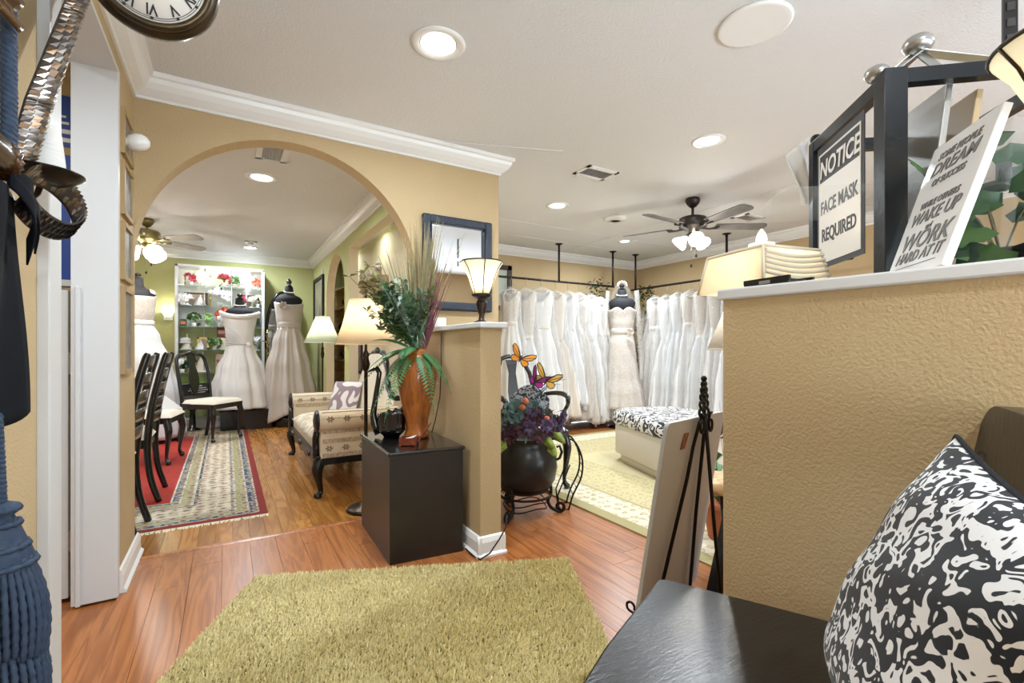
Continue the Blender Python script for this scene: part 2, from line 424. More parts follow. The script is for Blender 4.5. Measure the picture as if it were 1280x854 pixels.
# long half wall on the right, with a deep ledge behind it
hr = math.atan2(.0992,.995)
def hwp(s, t, z):      # s metres along the wall face from its free end, t metres back from the face
    return (1.171+.0992*s+.995*t, .821-.995*s+.0992*t, z)
m = MB(); c8 = [hwp(s,t,z) for s in (0,2.7) for t in (0,.85) for z in (0,1.195)]
m.add(c8, [(0,1,3,2),(4,6,7,5),(0,4,5,1),(2,3,7,6),(0,2,6,4),(1,5,7,3)])
struct(m.build('wall_right_half', WALL), 'tan textured half wall behind the black chair')
m = MB(); c8 = [hwp(s,t,z) for s in (-.012,2.7) for t in (-.012,.87) for z in (1.195,1.225)]
m.add(c8, [(0,1,3,2),(4,6,7,5),(0,4,5,1),(2,3,7,6),(0,2,6,4),(1,5,7,3)])
struct(m.build('trim_4', WHITE, bevel=.005), 'white ledge on the long half wall')
# left wall with the doorway
LX = -.40
wall('wall_left_near', LX-.145, LX, -2.0, 1.66, 0, CH, WALL)
wall('wall_left_far', LX-.145, LX, 2.64, AY, 0, CH, WALL)
wall('wall_left_header', LX-.145, LX, 1.66, 2.64, 2.26, CH, WALL)
d1 = bpy.data.objects.new('door_1', None); COL.objects.link(d1); struct(d1, 'white cased doorway beside the arch')
MB().box((LX-.0725,2.622,1.125),(.153,.036,2.25)).build('far_jamb', WHITE, d1, bevel=.003)
MB().box((LX-.125,2.6,.66),(.016,.02,1.32)).build('door_stop', WHITE, d1, bevel=.003)
MB().box((LX-.0725,1.678,1.125),(.153,.036,2.25)).build('near_jamb', WHITE, d1, bevel=.003)
MB().box((LX-.0725,2.15,2.252),(.153,.98,.016)).build('head_jamb', WHITE, d1)
MB().box((LX+.009,1.675,1.13),(.018,.11,2.3)).build('casing', WHITE, d1, bevel=.004)
MB().box((LX+.009,1.615,1.13),(.03,.02,2.3)).build('casing_edge', WHITE, d1, bevel=.004)
# half-height door leaf standing open in the side room
leaf = MB().box((-.972,2.70,.66),(.80,.035,1.30)).build('door_leaf', WHITE, d1, bevel=.003)
for z in (.25,1.0):
    MB().box((-.562,2.69,z),(.02,.012,.09)).build('hinge', SILVER, leaf)
# side room
wall('wall_side_room_left', -2.1,-2.0,-2.0,8.0,0,CH, WALL)
wall('wall_side_room_front', -2.0,-.545,.4,.5,0,CH, WALL)
baseb('baseboard_left', (LX,2.64),(LX,AY+.12),(1,0), ext=0)
# green room
wall('wall_green_back', -2.1,1.75,8.0,8.1,0,CH, GREEN)
GX = 1.17
po = [(3.14,0),(3.32,0),(3.32,2.2),(5.47,2.2),(5.47,0),(5.70,0)]
for i in range(25):
    a = PI - PI*i/24; po.append((6.28+.585*math.cos(a), 1.70+.56*math.sin(a)))
po += [(6.865,0),(8.0,0),(8.0,CH),(3.14,CH)]
gw = struct(MB().prism(po, lambda a,b,d:(d,a,b), GX, GX+.1).build('wall_green_right', GREEN), 'green wall with an arched opening and a wide opening')
gw.data.materials.append(BEIGE)          # the reveals are painted beige like the passage
for p_ in gw.data.polygons:
    if abs(p_.normal.x) < .5: p_.material_index = 1
# beige passage behind the green wall
wall('wall_passage', 1.58,1.70,AY+.12,8.0,0,CH, BEIGE)
# gown room
wall('wall_gown_back', 1.70,5.7,5.5,5.6,0,CH, WALL)
wall('wall_gown_right', 5.6,5.7,-2.0,5.5,0,CH, WALL)
# shop front behind the camera: piers, sill wall and head around wide window panes
sf = MB().box((-.2,-2.05,1.22),(.4,.1,2.44)).box((5.2,-2.05,1.22),(1.0,.1,2.44)).box((2.3,-2.05,.25),(5.0,.1,.5)).box((2.3,-2.05,2.10),(5.0,.1,.68))
struct(sf.build('wall_front', WALL), 'shop front wall with wide windows')
w1 = bpy.data.objects.new('window_1', None); COL.objects.link(w1); struct(w1, 'wide shop front window')
for x in (0.02,1.56,3.12,4.68): MB().box((x,-2.03,1.13),(.06,.08,1.26)).build('mullion', WHITE, w1)
for x in (.79,2.34,3.9): MB().box((x,-2.05,1.13),(1.48,.008,1.26)).build('pane', CLEAR, w1)
# crown mouldings
CP = [(0,2.325),(.012,2.325),(.014,2.338),(.026,2.346),(.05,2.366),(.068,2.392),(.074,2.412),(.088,2.418),(.09,2.44),(0,2.44)]
def crown(name, p0, p1, n, e0=0, e1=0):
    p0 = Vector((*p0,0)); p1 = Vector((*p1,0)); d = (p1-p0).normalized(); n = Vector((*n,0)); L_ = (p1-p0).length
    m = MB(); k = len(CP)
    vs = [p0 + d*(e0*a) + n*a + Vector((0,0,b)) for a,b in CP] + [p1 + d*(e1*a) + n*a + Vector((0,0,b)) for a,b in CP]
    m.add(vs, [tuple(range(k)), tuple(reversed(range(k,2*k)))] + [(i,k+i,k+(i+1)%k,(i+1)%k) for i in range(k)])
    return struct(m.build(name, WHITE2))
crown('trim_5', (LX,AY),(1.70,AY),(0,-1), 1, 1)
crown('trim_6', (LX,-2.0),(LX,AY),(1,0), 0, -1)
crown('trim_7', (1.70,AY),(1.70,5.5),(1,0), -1, -1)
crown('trim_8', (GX,AY+.12),(GX,8.0),(-1,0), 1, -1)
crown('trim_9', (-2.0,8.0),(GX,8.0),(0,-1), 0, -1)
crown('trim_10', (1.70,5.5),(5.6,5.5),(0,-1), 1, -1)
crown('trim_11', (5.6,5.5),(5.6,-2.0),(-1,0), 1, 0)
baseb('baseboard_gown_back', (1.72,5.5),(5.6,5.5),(0,-1)); baseb('baseboard_gown_right', (5.6,5.5),(5.6,-1.9),(-1,0))
baseb('baseboard_green_back', (-1.9,8.0),(1.15,8.0),(0,-1))

# ------------------------------------------------------------------ ceiling fixtures
def downlight(x, y, label, r=.088, watts=DOWNLIGHT_W):
    t = thing('ceiling_light', label, 'ceiling light', (x,y,CH), 0, 'recessed ceiling lights')
    MB().lathe([(r*.8,.0),(r*1.25,0),(r*1.25,-.004),(r*1.12,-.009),(r*.9,-.006),(r*.82,.004)], n=36).build('trim_ring', WHITE2, t)
    MB().lathe([(1e-4,-.003),(r*.8,-.003),(r*.8,.001)], n=28).build('diffuser', GLASSW, t)
    l = bpy.data.lights.new('downlight','AREA'); l.shape = 'DISK'; l.size = r*1.5; l.energy = watts; l.color = (.83,.925,1.0); l.spread = math.radians(170)
    o = bpy.data.objects.new('downlight_lamp', l); COL.objects.link(o); o.parent = t; o.location = (0,0,-.012)
    return t
downlight(.82,2.011,'recessed round ceiling light above the olive shag rug', .098)
downlight(2.732,2.022,'recessed round ceiling light between the ceiling fan and the ceiling speaker', .085)
downlight(2.72,3.678,'recessed round ceiling light near the hanging gowns')
downlight(4.35,4.45,'added small recessed ceiling light in front of the corner rod poles', .07, 24)  # extra lamp put in to brighten the back corner
downlight(.242,4.303,'recessed round ceiling light just inside the arch', .098)
downlight(.274,7.35,'recessed round ceiling light above the dress forms')
downlight(1.36,5.5,'recessed ceiling light in the beige passage', .05, 2.5)
downlight(1.36,4.3,'added recessed ceiling light brightening the arch wall end of the passage', .05, 2.5)  # extra lamp, lifts the passage wall
downlight(1.36,6.9,'added recessed ceiling light brightening the passage book shelf', .05, 2.5)  # extra lamp, lifts the view through the small arch
downlight(.8,-.6,'unseen added ceiling light by the shop window', .09)  # lamp added behind the camera
downlight(3.0,-.6,'unseen added ceiling light over the ledge side of the entry', .09)  # lamp added out of frame on the entry side
downlight(-1.1,5.2,'unseen added ceiling light over the dining chairs', .09)  # lamp added out of view for the green room
downlight(-1.2,1.6,'unseen added ceiling light in the side room', .09)  # lamp added out of view for the side room
# speaker, smoke alarm, vents
t = thing('ceiling_speaker','large round white speaker grille set in the ceiling','speaker',(1.918,1.197,CH))
MB().lathe([(.118,-.004),(.145,-.001),(.145,-.008),(.135,-.012),(.12,-.01)], n=40).build('bezel', WHITE2, t)
MB().lathe([(1e-4,-.008),(.119,-.007),(.119,0)], n=40).build('grille', mat('speaker_mesh',(196,194,190),.8,bump=(900,.5,.002)), t)
t = thing('smoke_alarm','flat round disc on the ceiling between two fan blades','smoke alarm',(3.5,3.72,CH))
MB().lathe([(.12,0),(.12,-.012),(.10,-.024),(.06,-.03),(1e-4,-.03)], n=32).build('housing', WHITE2, t)
MB().lathe([(.07,-.028),(.075,-.033),(.055,-.036),(.05,-.03)], n=24).build('ring', mat('ash_white',(205,203,200),.5), t)
def vent(x, y, rz, label, L_=.30, W_=.2):
    t = thing('air_vent', label, 'vent', (x,y,CH), rz, 'ceiling air vents')
    f = MB()
    for sx in (-1,1): f.box((sx*(L_/2-.012),0,-.004),(.024,W_,.008)); f.box((0,sx*(W_/2-.02),-.004),(L_,.04,.008))
    f.build('frame', WHITE2, t)
    MB().box((0,0,.004),(L_-.05,W_-.07,.006)).build('duct', BLACKM, t)
    for i in range(7):
        MB().box((0,-W_/2+.045+i*(W_-.09)/6,-.004),(L_-.05,.016,.002),rx=.6).build('slat', mat('vent_slat',(150,148,145),.5), t)
    return t
vent(2.472,2.842,.0,'white slatted air vent between the arch wall and the ceiling fan')
vent(.276,3.72,PI/2,'white slatted air vent above the arch opening in the green room')
vent(4.674,2.988,.0,'white slatted air vent beyond the long ceiling fan blade')
vent(.27,7.0,PI/2,'small air vent near the ceiling light over the dress forms',.2,.14)

def ceiling_fan(name, label, loc, rot, blade_m, metal_m, drop, nbl, R, nsh, shade_r, ornate=False, watts=20):
    t = thing(name, label, 'ceiling fan', loc, rot)
    MB().lathe([(.06,0),(.066,-.02),(.055,-.05),(.035,-.075),(.018,-.085),(1e-4,-.085)], n=28).build('canopy', metal_m, t)
    MB().tube([(0,0,-.07),(0,0,-drop)], .012, 12).build('downrod', metal_m, t)
    z = -drop
    if ornate:
        hp = [(.02,0),(.10,.0),(.115,-.02),(.115,-.09),(.10,-.11),(.07,-.13),(.05,-.14),(1e-4,-.14)]
    else:
        hp = [(.02,.005),(.085,.0),(.118,-.012),(.122,-.03),(.122,-.088),(.11,-.10),(.06,-.115),(.055,-.15),(1e-4,-.155)]
    h = MB().lathe(hp,(0,0,z), n=40, flute=.02 if ornate else 0, fn=20).build('motor_housing', metal_m, t)
    for i in range(nbl):
        a = 2*PI*i/nbl
        br = MB().tube([(.09,0,z-.10),(.15,.0,z-.108),(.20,.02,z-.10),(.23,.03,z-.095)],[.012,.009,.008,.01],8)
        br.tube([(.15,0,z-.108),(.20,-.02,z-.10),(.23,-.03,z-.095)],[.009,.008,.01],8)
        b = br.build('blade_bracket', metal_m, t, rot=(0,0,a))
        out = [(.2,-.05)]
        for k in range(9):
            q = -PI/2 + PI*k/8; out.append((R-.06+.06*math.cos(q)**.7 if math.cos(q)>0.01 else R-.06, .066*math.sin(q)))
        out += [(.2,.05)]
        MB().prism(out, lambda x,y,d:(x, y*math.cos(.2)+d*math.sin(.2), z-.09-y*math.sin(.2)+d*math.cos(.2)), 0,.008).build('blade', blade_m, t, rot=(0,0,a), bevel=.002)
    fit = MB().lathe([(.05,-.15),(.055,-.17),(.04,-.19),(.03,-.2),(1e-4,-.2)],(0,0,z), n=24).build('light_fitter', metal_m, t)
    for i in range(nsh):
        a = 2*PI*i/nsh + .4
        c = Vector((math.cos(a)*.06, math.sin(a)*.06, z-.175)); d = Vector((math.cos(a)*.75, math.sin(a)*.75, -.66))
        prof = [(.2,.0),(.32,.15),(.62,.42),(.95,.75),(1.0,.95),(.93,1.12)]
        q = d.to_track_quat('Z','Y').to_matrix(); vs = []; n = 20
        mb = MB()
        for r,zz in prof + [(r*.94,zz) for r,zz in reversed(prof)]:
            for j in range(n):
                an = 2*PI*j/n; rr_ = r*shade_r*(1+.03*math.cos(6*an)); vs.append(c + q @ Vector((rr_*math.cos(an), rr_*math.sin(an), zz*shade_r*1.35)))
        k2 = len(prof)*2
        mb.add(vs, [(i2*n+j,i2*n+(j+1)%n,((i2+1)%k2)*n+(j+1)%n,((i2+1)%k2)*n+j) for i2 in range(k2) for j in range(n)], True)
        mb.build('glass_shade', GLASSW, t)
        point('fan_bulb', c + d*shade_r*1.1, watts/nsh, (1,.98,.95), .05, t)
    for i,(dx,l_) in enumerate(((.02,.15),(-.025,.24))):
        ch = MB().tube([(dx,-.03,z-.2),(dx,-.03,z-.2-l_)], .0016, 5).build('pull_chain', SILVER, t)
        MB().lathe([(1e-4,.012),(.008,.0),(.011,-.014),(.006,-.024),(1e-4,-.026)],(dx,-.03,z-.2-l_), n=12).build('pull_knob', BRONZE, ch)
    return t
FANB = mat('weathered_grey_blade', (112,108,104), .45, var=(12,(92,88,84),.7))
ceiling_fan('ceiling_fan','dark bronze ceiling fan with five grey blades and white glass shades', (3.65,2.87,CH), math.radians(-31), FANB, mat('fan_metal',(58,52,48),.4,metal=.6), .17, 5, .67, 3, .07, watts=42)
ceiling_fan('ceiling_fan','brass ceiling fan with frosted glass shades in the green room', (-.72,6.3,CH), .62, mat('pale_wood_blade',(150,142,132),.4), mat('antique_brass',(150,138,96),.3,metal=.8), .12, 5, .62, 3, .09, True, 34)

# ================================================================== FOYER
# ---- olive shag rug
def shag():
    P0 = [(.116,2.477),(1.464,1.892),(.89,.70),(-.458,1.285)]
    t = thing('shag_rug','olive green shag rug on the laminate floor','rug',(0,0,0))
    ring = []
    for i in range(4):
        a = Vector(P0[i]); b = Vector(P0[(i+1)%4])
        for k in range(10):
            ring.append(a.lerp(b, k/10))
    MB().prism([(p.x,p.y) for p in ring], lambda a,b,d:(a,b,d), .001, .012).build('backing', mat('rug_backing',(92,88,50),.9), t)
    rr = random.Random(5); vs = []; fs = []
    A = Vector((*P0[0],0)); U = Vector((*P0[1],0))-A; V = Vector((*P0[3],0))-A
    for i in range(110000):
        u = rr.random(); v = rr.random()
        if v > .80: continue
        p = A + U*u + V*v; a = rr.random()*2*PI; wd = .002+.002*rr.random(); h = .008+.012*rr.random()
        lean = Vector((math.cos(a*3.1)*.012*rr.random(), math.sin(a*3.1)*.012*rr.random(), h))
        n = 1.2*math.sin(u*5)+1.1*math.sin(v*7+u*4); lean += Vector((math.cos(n),math.sin(n),0))*.003
        s = Vector((math.cos(a),math.sin(a),0))*wd; o = len(vs); p = p + Vector((0,0,.010))
        vs += [p-s, p+s, p+lean+s*.5, p+lean-s*.5]; fs.append((o,o+1,o+2,o+3))
    me = bpy.data.meshes.new('pile'); me.from_pydata([tuple(x) for x in vs], [], fs); me.update()
    o = bpy.data.objects.new('pile', me); COL.objects.link(o); o.parent = t; o['kind'] = 'stuff'
    me.materials.append(mat('shag_pile',(244,232,182),.95,var=(5,(224,208,152),.75)))
shag()

# ---- black pedestal
t = thing('pedestal','black painted wooden pedestal box below the fern vase','pedestal',(0,0,0))
m = MB(); q = [(.685,2.30),(1.065,2.27),(1.09,2.90),(.70,2.93)]
m.prism(q, lambda a,b,d:(a,b,d), .0, .535).build('body', mat('black_wood',(30,26,24),.35,bump=(40,.1,.004),var=(6,(44,36,32),.6)), t, bevel=.004)
q2 = [(.675,2.29),(1.075,2.26),(1.10,2.91),(.69,2.94)]
MB().prism(q2, lambda a,b,d:(a,b,d), .535, .555).build('top_board', mat('black_top',(24,20,18),.18,coat=.4), t, bevel=.008)
PT = .556
# ---- tall vase
VB = (.94,2.63,PT)
t = tag(MB().lathe([(.06,0),(.072,.004),(.07,.02),(.06,.05),(.066,.10),(.09,.20),(.108,.30),(.112,.36),(.102,.42),(.07,.465),(.054,.49),(.056,.505),(.05,.507),(.046,.49),(.062,.46),(.08,.42),(.01,.3)], n=40).build('floor_vase', mat('copper_lacquer',(186,108,42),.22,coat=.5,var=(7,(120,64,24),.9),stretch=(6,6,1)), loc=VB), 'tall copper brown lacquered vase holding ferns and dried grass', 'vase')
# ---- arrangement in the vase
AT = Vector((VB[0],VB[1],PT+.49))
arr = thing('floral_arrangement','tall artificial arrangement of ferns, sage leaves and dried grasses in copper vase','plant',AT)
ra = random.Random(11)
R_ = Vector((math.cos(math.radians(31)),-math.sin(math.radians(31)),0)); F_ = Vector((math.sin(math.radians(31)),math.cos(math.radians(31)),0))
def blade(path, wd, mb, n=None):
    P = [Vector(p) for p in path]; k = len(P); vs = []
    side = ((P[-1]-P[0]).cross(Vector((0.3,1,0.1)))).normalized()
    for i,p in enumerate(P):
        w_ = wd*(1-.85*i/(k-1)); vs += [p-side*w_, p+side*w_]
    return mb.add(vs, [(2*i,2*i+1,2*i+3,2*i+2) for i in range(k-1)], True)
def arc(d, L_, droop, n=7):
    d = Vector(d).normalized(); o = []
    for i in range(n+1):
        s = i/n; o.append(d*L_*s + Vector((0,0,-droop*s*s)))
    return o
# dried upright grass, one clump per object so that stems stay real
for ci,(mt,cnt,spread,hh,off) in enumerate(((STRAW,90,.10,.80,(.01,0,0)),(STRAW,70,.09,.70,(.03,.0,0)),(PLUM,46,.10,.52,(.045,.0,0)),(GRASSG,60,.16,.62,(-.02,.02,0)),(GRASSG,40,.10,.72,(.02,.0,0)))):
    mb = MB()
    for i in range(cnt):
        a = ra.gauss(0,1)*spread; b = ra.gauss(0,1)*spread*.6
        lean = .05 if ci < 2 else (.12 if ci == 2 else (-.12 if ci == 3 else .04))
        d = R_*(a+lean) + F_*b + Vector((0,0,1)); L_ = hh*(.6+.4*ra.random())
        blade([p + R_*off[0] for p in arc(d, L_, .03*ra.random())], .0042, mb)
    o = mb.build('grass_clump', mt, arr); o['kind'] = 'stuff'
# fern fronds
def frond(L_, d, droop, m_, parent, wd=.05, n=26):
    path = arc(d, L_, droop, n); mb = MB(); mb.tube(path, [.003*(1-.7*i/n) for i in range(n+1)], 5)
    for i in range(1,n):
        p = path[i]; tg = (path[i+1]-path[i-1]).normalized(); sd = tg.cross(Vector((0,0,1)))
        if sd.length < .1: sd = tg.cross(F_)
        sd.normalize(); l = wd*math.sin(PI*(.12+.88*i/n))**.8
        for s in (-1,1):
            tip = p + sd*s*l + tg*l*.35 - Vector((0,0,l*.25)); mid = p.lerp(tip,.45); w_ = tg*l*.18
            mb.add([p, mid-w_, tip, mid+w_], [(0,1,2,3)])
    return mb.build('fern_frond', m_, parent)
for a,el,L_,dr in ((PI,.3,.34,.30),(2.7,.15,.30,.34),(3.5,.4,.30,.22),(4.2,-.05,.26,.36),(5.3,.1,.24,.36),(5.9,.25,.24,.30),(2.2,.5,.3,.2),(3.0,.75,.34,.14),(4.5,.75,.26,.2),(3.8,.05,.28,.38)):
    # angles measured from the camera-right axis; 3*pi/2 comes towards the entry
    d = R_*math.cos(a) + F_*math.sin(a) + Vector((0,0,el)); frond(L_, d, dr, FERN, arr, .05)
def sprig(L_, d, droop, m_, parent, leafl, leafw, n, name='leafy_sprig', base=(0,0,0)):
    path = [p + Vector(base) for p in arc(d, L_, droop, n)]; mb = MB(); mb.tube(path, .0022, 5)
    for i in range(max(1,n//3),n+1):
        p = path[i]
        for k in range(3):
            q = Vector((ra.gauss(0,1),ra.gauss(0,1),ra.gauss(.3,.6))).normalized(); tip = p + q*leafl*(.7+.5*ra.random()); mid = p.lerp(tip,.5)+Vector((0,0,.004))
            s = q.cross(Vector((.3,.2,1))).normalized()*leafw; mb.add([p,mid-s,tip,mid+s], [(0,1,2,3)])
    return mb.build(name, m_, parent)
for i in range(46):
    a = ra.uniform(2.1,4.6); el = ra.uniform(.8,3.6); L_ = ra.uniform(.22,.50)
    sprig(L_, R_*math.cos(a) + F_*math.sin(a)*.6 + Vector((0,0,el)), .06, ra.choice((SAGE,SAGE,LEAF,LEAF2)), arr, .055, .013, 9)
for i,(a,el,L_) in enumerate(((PI,1.25,.62),(3.0,1.6,.60),(3.3,2.0,.6),(2.8,.9,.42))):
    sprig(L_, R_*math.cos(a) + F_*math.sin(a)*.5 + Vector((0,0,el)), .05, mat('olive_sprig',(126,132,72),.6,rnd=.2), arr, .055, .011, 8, 'olive_sprig')
sprig(.40, R_*-.55 + Vector((0,0,1)), .03, mat('rust_leaf',(168,112,62),.7,rnd=.2), arr, .05, .008, 8, 'rust_sprig')
for i in range(26):
    a = ra.uniform(0,2*PI); el = ra.uniform(2.5,6); L_ = ra.uniform(.2,.44)
    sprig(L_, R_*(math.cos(a)-.25) + F_*math.sin(a)*.6 + Vector((0,0,el)), .03, ra.choice((SAGE,SAGE,LEAF,LEAF2)), arr, .055, .012, 9)
# arching thin drooping grass at the front
mb = MB()
for i in range(34):
    a = ra.uniform(3.3,6.0); d = R_*math.cos(a)*.5 + F_*math.sin(a)*.6 + Vector((0,0,1.7)); blade([p*1.0 for p in arc(d,.36*(.7+.4*ra.random()),.22*ra.random()+.08,8)], .003, mb)
o = mb.build('drooping_grass', SAGE, arr); o['kind'] = 'stuff'
# two dark long-tipped grasses rising high at the left
for k in range(3):
    mb = MB(); d = R_*(-.30-.10*k) + Vector((0,0,1)); blade(arc(d,.66-.06*k,.0),.007,mb); mb.build('brown_reed', mat('brown_reed',(112,88,62),.7), arr)
# ---- black swan planter
t = thing('swan_planter','glossy black ceramic swan planter on the pedestal','planter',(.80,2.72,PT), -.5)
SW = mat('black_glaze',(12,12,13),.12,coat=.6)
mb = MB(); mb.grid(lambda u,v: ((.075+.0)*math.cos(2*PI*u)*interp([(0,.55),(.3,1.0),(.7,1.05),(1,.82)],v)[0]+.02, .06*math.sin(2*PI*u)*interp([(0,.5),(.3,1.0),(.7,1.05),(1,.8)],v)[0], .13*v + .012*math.cos(4*PI*u)*v), 32, 10, True)
mb.build('body', SW, t, thick=.006)
MB().tube([(-.05,0,.02),(-.075,0,.07),(-.085,0,.13),(-.075,0,.20),(-.065,0,.27),(-.055,0,.33),(-.05,0,.37),(-.065,0,.395),(-.09,0,.39)],[.028,.024,.019,.016,.0145,.014,.015,.017,.009],12).build('neck', SW, t)
MB().tube([(-.085,0,.39),(-.105,0,.38),(-.12,0,.37)],[.009,.006,.002],8).build('beak', SW, t)
for s in (-1,1):
    mb = MB(); mb.grid(lambda u,v: (-.03+.12*u, s*(.05+.014*math.sin(PI*u)+.01*math.sin(9*PI*u)*v*.2), .03+.11*v+.025*u*v-.02*math.cos(6*PI*u)*v*.4), 18,6); mb.build('wing', SW, t, thick=.006)
# ---- small wooden box with its lid up
t = thing('wooden_box','small open red brown wooden box with cards, on the pedestal front','box',(.83,2.44,PT), -.52)
RW = wood('red_box_wood',(140,66,38),(104,44,26),.35,.02,(20,4,20))
b = MB()
for c,dm in (((0,-.038,.022),(.09,.006,.036)),((0,.038,.022),(.09,.006,.036)),((-.042,0,.022),(.006,.08,.036)),((.042,0,.022),(.006,.08,.036)),((0,0,.008),(.09,.08,.006))): b.box(c,dm)
for sx in (-1,1):
    for sy in (-1,1): b.box((sx*.04,sy*.036,.003),(.012,.01,.006))
b.build('body', RW, t)
MB().box((.082,.0,.068),(.1,.084,.008),ry=-1.0).build('lid', RW, t, bevel=.001)
MB().box((.005,0,.036),(.06,.05,.004),ry=-.3).build('card', mat('paper',(226,220,206),.7), t)
# ---- mirror on the arch wall
t = thing('wall_mirror','rectangular mirror in a dark blue carved frame on the arch wall','mirror',(1.37,AY,1.645))
FB = mat('blue_black_frame',(20,28,40),.45,bump=(120,.6,.006),var=(60,(44,56,72),.6))
mw,mh = .52,.64
for nm,c,dm in (('frame_side',(-mw/2+.03,-.02,0),(.06,.04,mh)),('frame_side',(mw/2-.03,-.02,0),(.06,.04,mh)),('frame_rail',(0,-.02,mh/2-.03),(mw-.11,.036,.06)),('frame_rail',(0,-.02,-mh/2+.03),(mw-.11,.036,.06))):
    f = MB().box(c,dm).build(nm, FB, t, bevel=.012)
for sx in (-1,1): MB().tube([(sx*(mw/2-.056),-.04,-mh/2+.05),(sx*(mw/2-.056),-.04,mh/2-.05)],.006,8).build('inner_bead', FB, t)
MB().box((0,-.008,0),(mw-.11,.006,mh-.11)).build('mirror_glass', mat('mirror_silver',(235,238,240),.02,metal=1.0), t)
# ---- flared lamp on the half wall cap
AMBER = mat('alabaster_shade',(252,242,220),.5,transl=.7)
def cap_lamp(loc, label, s=1.0, rz=0, watts=.8):
    t = thing('uplight_lamp', label, 'lamp', loc, rz)
    MB().lathe([(.045,0),(.05,.006),(.036,.014),(.018,.022),(.014,.05),(.02,.06),(.024,.075),(.032,.105),(.028,.125),(.02,.133),(.034,.14),(.05,.148),(.058,.16),(.04,.166),(1e-4,.166)], n=24).build('stem', BRONZE, t)
    prof = [(.044,.163),(.056,.20),(.072,.25),(.094,.30),(.118,.335)]
    sh = MB().shell(prof, n=40, th=.003).build('shade', AMBER, t)
    for i in range(6):
        a = 2*PI*i/6+.2; MB().tube([((r+.001)*math.cos(a),(r+.001)*math.sin(a),z) for r,z in prof],.0028,6).build('rib', BRONZE, sh)
    MB().tube([(.118*math.cos(2*PI*i/32),.118*math.sin(2*PI*i/32),.336) for i in range(33)],.0035,6).build('rim', BRONZE, sh)
    point('bulb',(0,0,.24),watts,(1,.93,.82),.03,t)
    t.scale = (s,s,s); return t
cap_lamp((1.195,2.31,1.2),'flared alabaster uplight lamp standing on the half wall cap before the mirror')
t = tag(MB().box((1.145,2.86,1.23),(.09,.15,.06)).build('card_box', mat('white_card',(226,222,216),.6), bevel=.004),'small white box on the half wall cap below the mirror','box')
# cord down the half wall
tag(MB().tube([(1.103,2.66,1.16),(1.103,2.66,.95),(1.095,2.66,.78),(1.07,2.67,.64),(1.05,2.68,.562)],.003,6).build('lamp_cord', BLACKM),'thin cord hanging down the half wall behind the vase','cord')
tag(MB().tube([(1.07,2.25,.02),(1.08,2.19,.006),(1.09,2.125,.006),(1.14,2.115,.03),(1.2,2.12,.09),(1.235,2.118,.14),(1.25,2.13,.2)],.004,6).build('power_cord', BLACKM),'black power cord lying across the half wall baseboard corner','cord')
# ---- floor lamp with cream shade behind the pedestal
CREAM = mat('cream_shade',(252,240,216),.8,transl=.6,bump=(200,.1,.002))
PALE = mat('pale_shade',(240,246,232),.8,transl=.6)
def floor_lamp(loc, label, zb, zt, rb, rt, m_, pole_m, watts, pr=.012):
    t = thing('floor_lamp', label, 'floor lamp', loc)
    MB().lathe([(.12,0),(.125,.01),(.11,.025),(.05,.04),(.03,.055),(.02,.075),(pr,.10),(1e-4,.10)], n=32).build('base', pole_m, t)
    MB().lathe([(pr,.08),(pr,.35),(pr*1.5,.36),(pr*1.5,.37),(pr,.38),(pr,zb-.18),(pr*1.6,zb-.17),(pr*2.3,zb-.13),(pr*1.4,zb-.09),(pr*1.9,zb-.07),(pr*.8,zb-.04),(pr*.7,zt-.02),(1e-4,zt-.02)], n=16).build('pole', pole_m, t)
    sh = MB().shell([(rb,zb),(rb-(rb-rt)*.55,(zb+zt)/2),(rt,zt)], n=40).build('shade', m_, t)
    for r,z in ((rb,zb),(rt,zt)): MB().tube([(r*math.cos(2*PI*i/36),r*math.sin(2*PI*i/36),z) for i in range(37)],.004,6).build('shade_trim', m_, sh)
    MB().lathe([(1e-4,0),(.008,.004),(.01,.014),(.004,.026),(.009,.036),(.005,.05),(1e-4,.055)],(0,0,zt-.015), n=12).build('finial', BRONZE, t)
    MB().sphere((0,0,(zb+zt)/2-.01),.03).build('bulb', GLASSW, t)
    point('lamp_bulb',(0,0,(zb+zt)/2+.01),watts,(1,.92,.8),.05,t)
    return t
floor_lamp((.79,3.19,0),'bronze floor lamp with a large cream shade behind the pedestal',1.095,1.385,.19,.105,CREAM,BRONZE,5)
floor_lamp((.93,5.7,0),'slim floor lamp with a pale greenish white shade beyond the settee',1.14,1.43,.195,.075,PALE,DARKROD,5,.009)
# ---- left wall: photo frames and white finial
FR = mat('cream_frame',(176,150,108),.5); PH = mat('photo_print',(150,146,140),.4,var=(30,(92,84,80),.9))
for i,(z0,z1,lb) in enumerate(((1.93,2.13,'topmost thin framed photo panel on the left wall by the white finial'),(1.66,1.90,'framed photo panel on the left wall right below the white finial'),(1.37,1.63,'framed photo panel on the left wall, third down'),(.95,1.34,'lowest and longest framed photo panel on the left wall'))):
    t = thing('framed_photo', lb, 'picture', (LX,2.80,(z0+z1)/2))
    h = z1-z0
    for y in (-.11,.11): MB().box((.008,y,0),(.016,.02,h)).build('frame_side', FR, t)
    for z in (-h/2+.01,h/2-.01): MB().box((.008,0,z),(.016,.22,.02)).build('frame_rail', FR, t)
    MB().box((.004,0,0),(.006,.2,h-.03)).build('photo', PH, t)
t = thing('curtain_holdback','white ribbed finial knob projecting from the left wall beside the arch','finial',(LX,2.72,1.995))
MB().tube([(0,0,0),(.012,0,0),(.03,0.01,0.005),(.05,.012,.01)],[.022,.018,.01,.012],14).build('stem', WHITE2, t)
pf = [(1e-4,-.05),(.018,-.046),(.034,-.028),(.038,0),(.034,.022),(.02,.04),(1e-4,.046)]
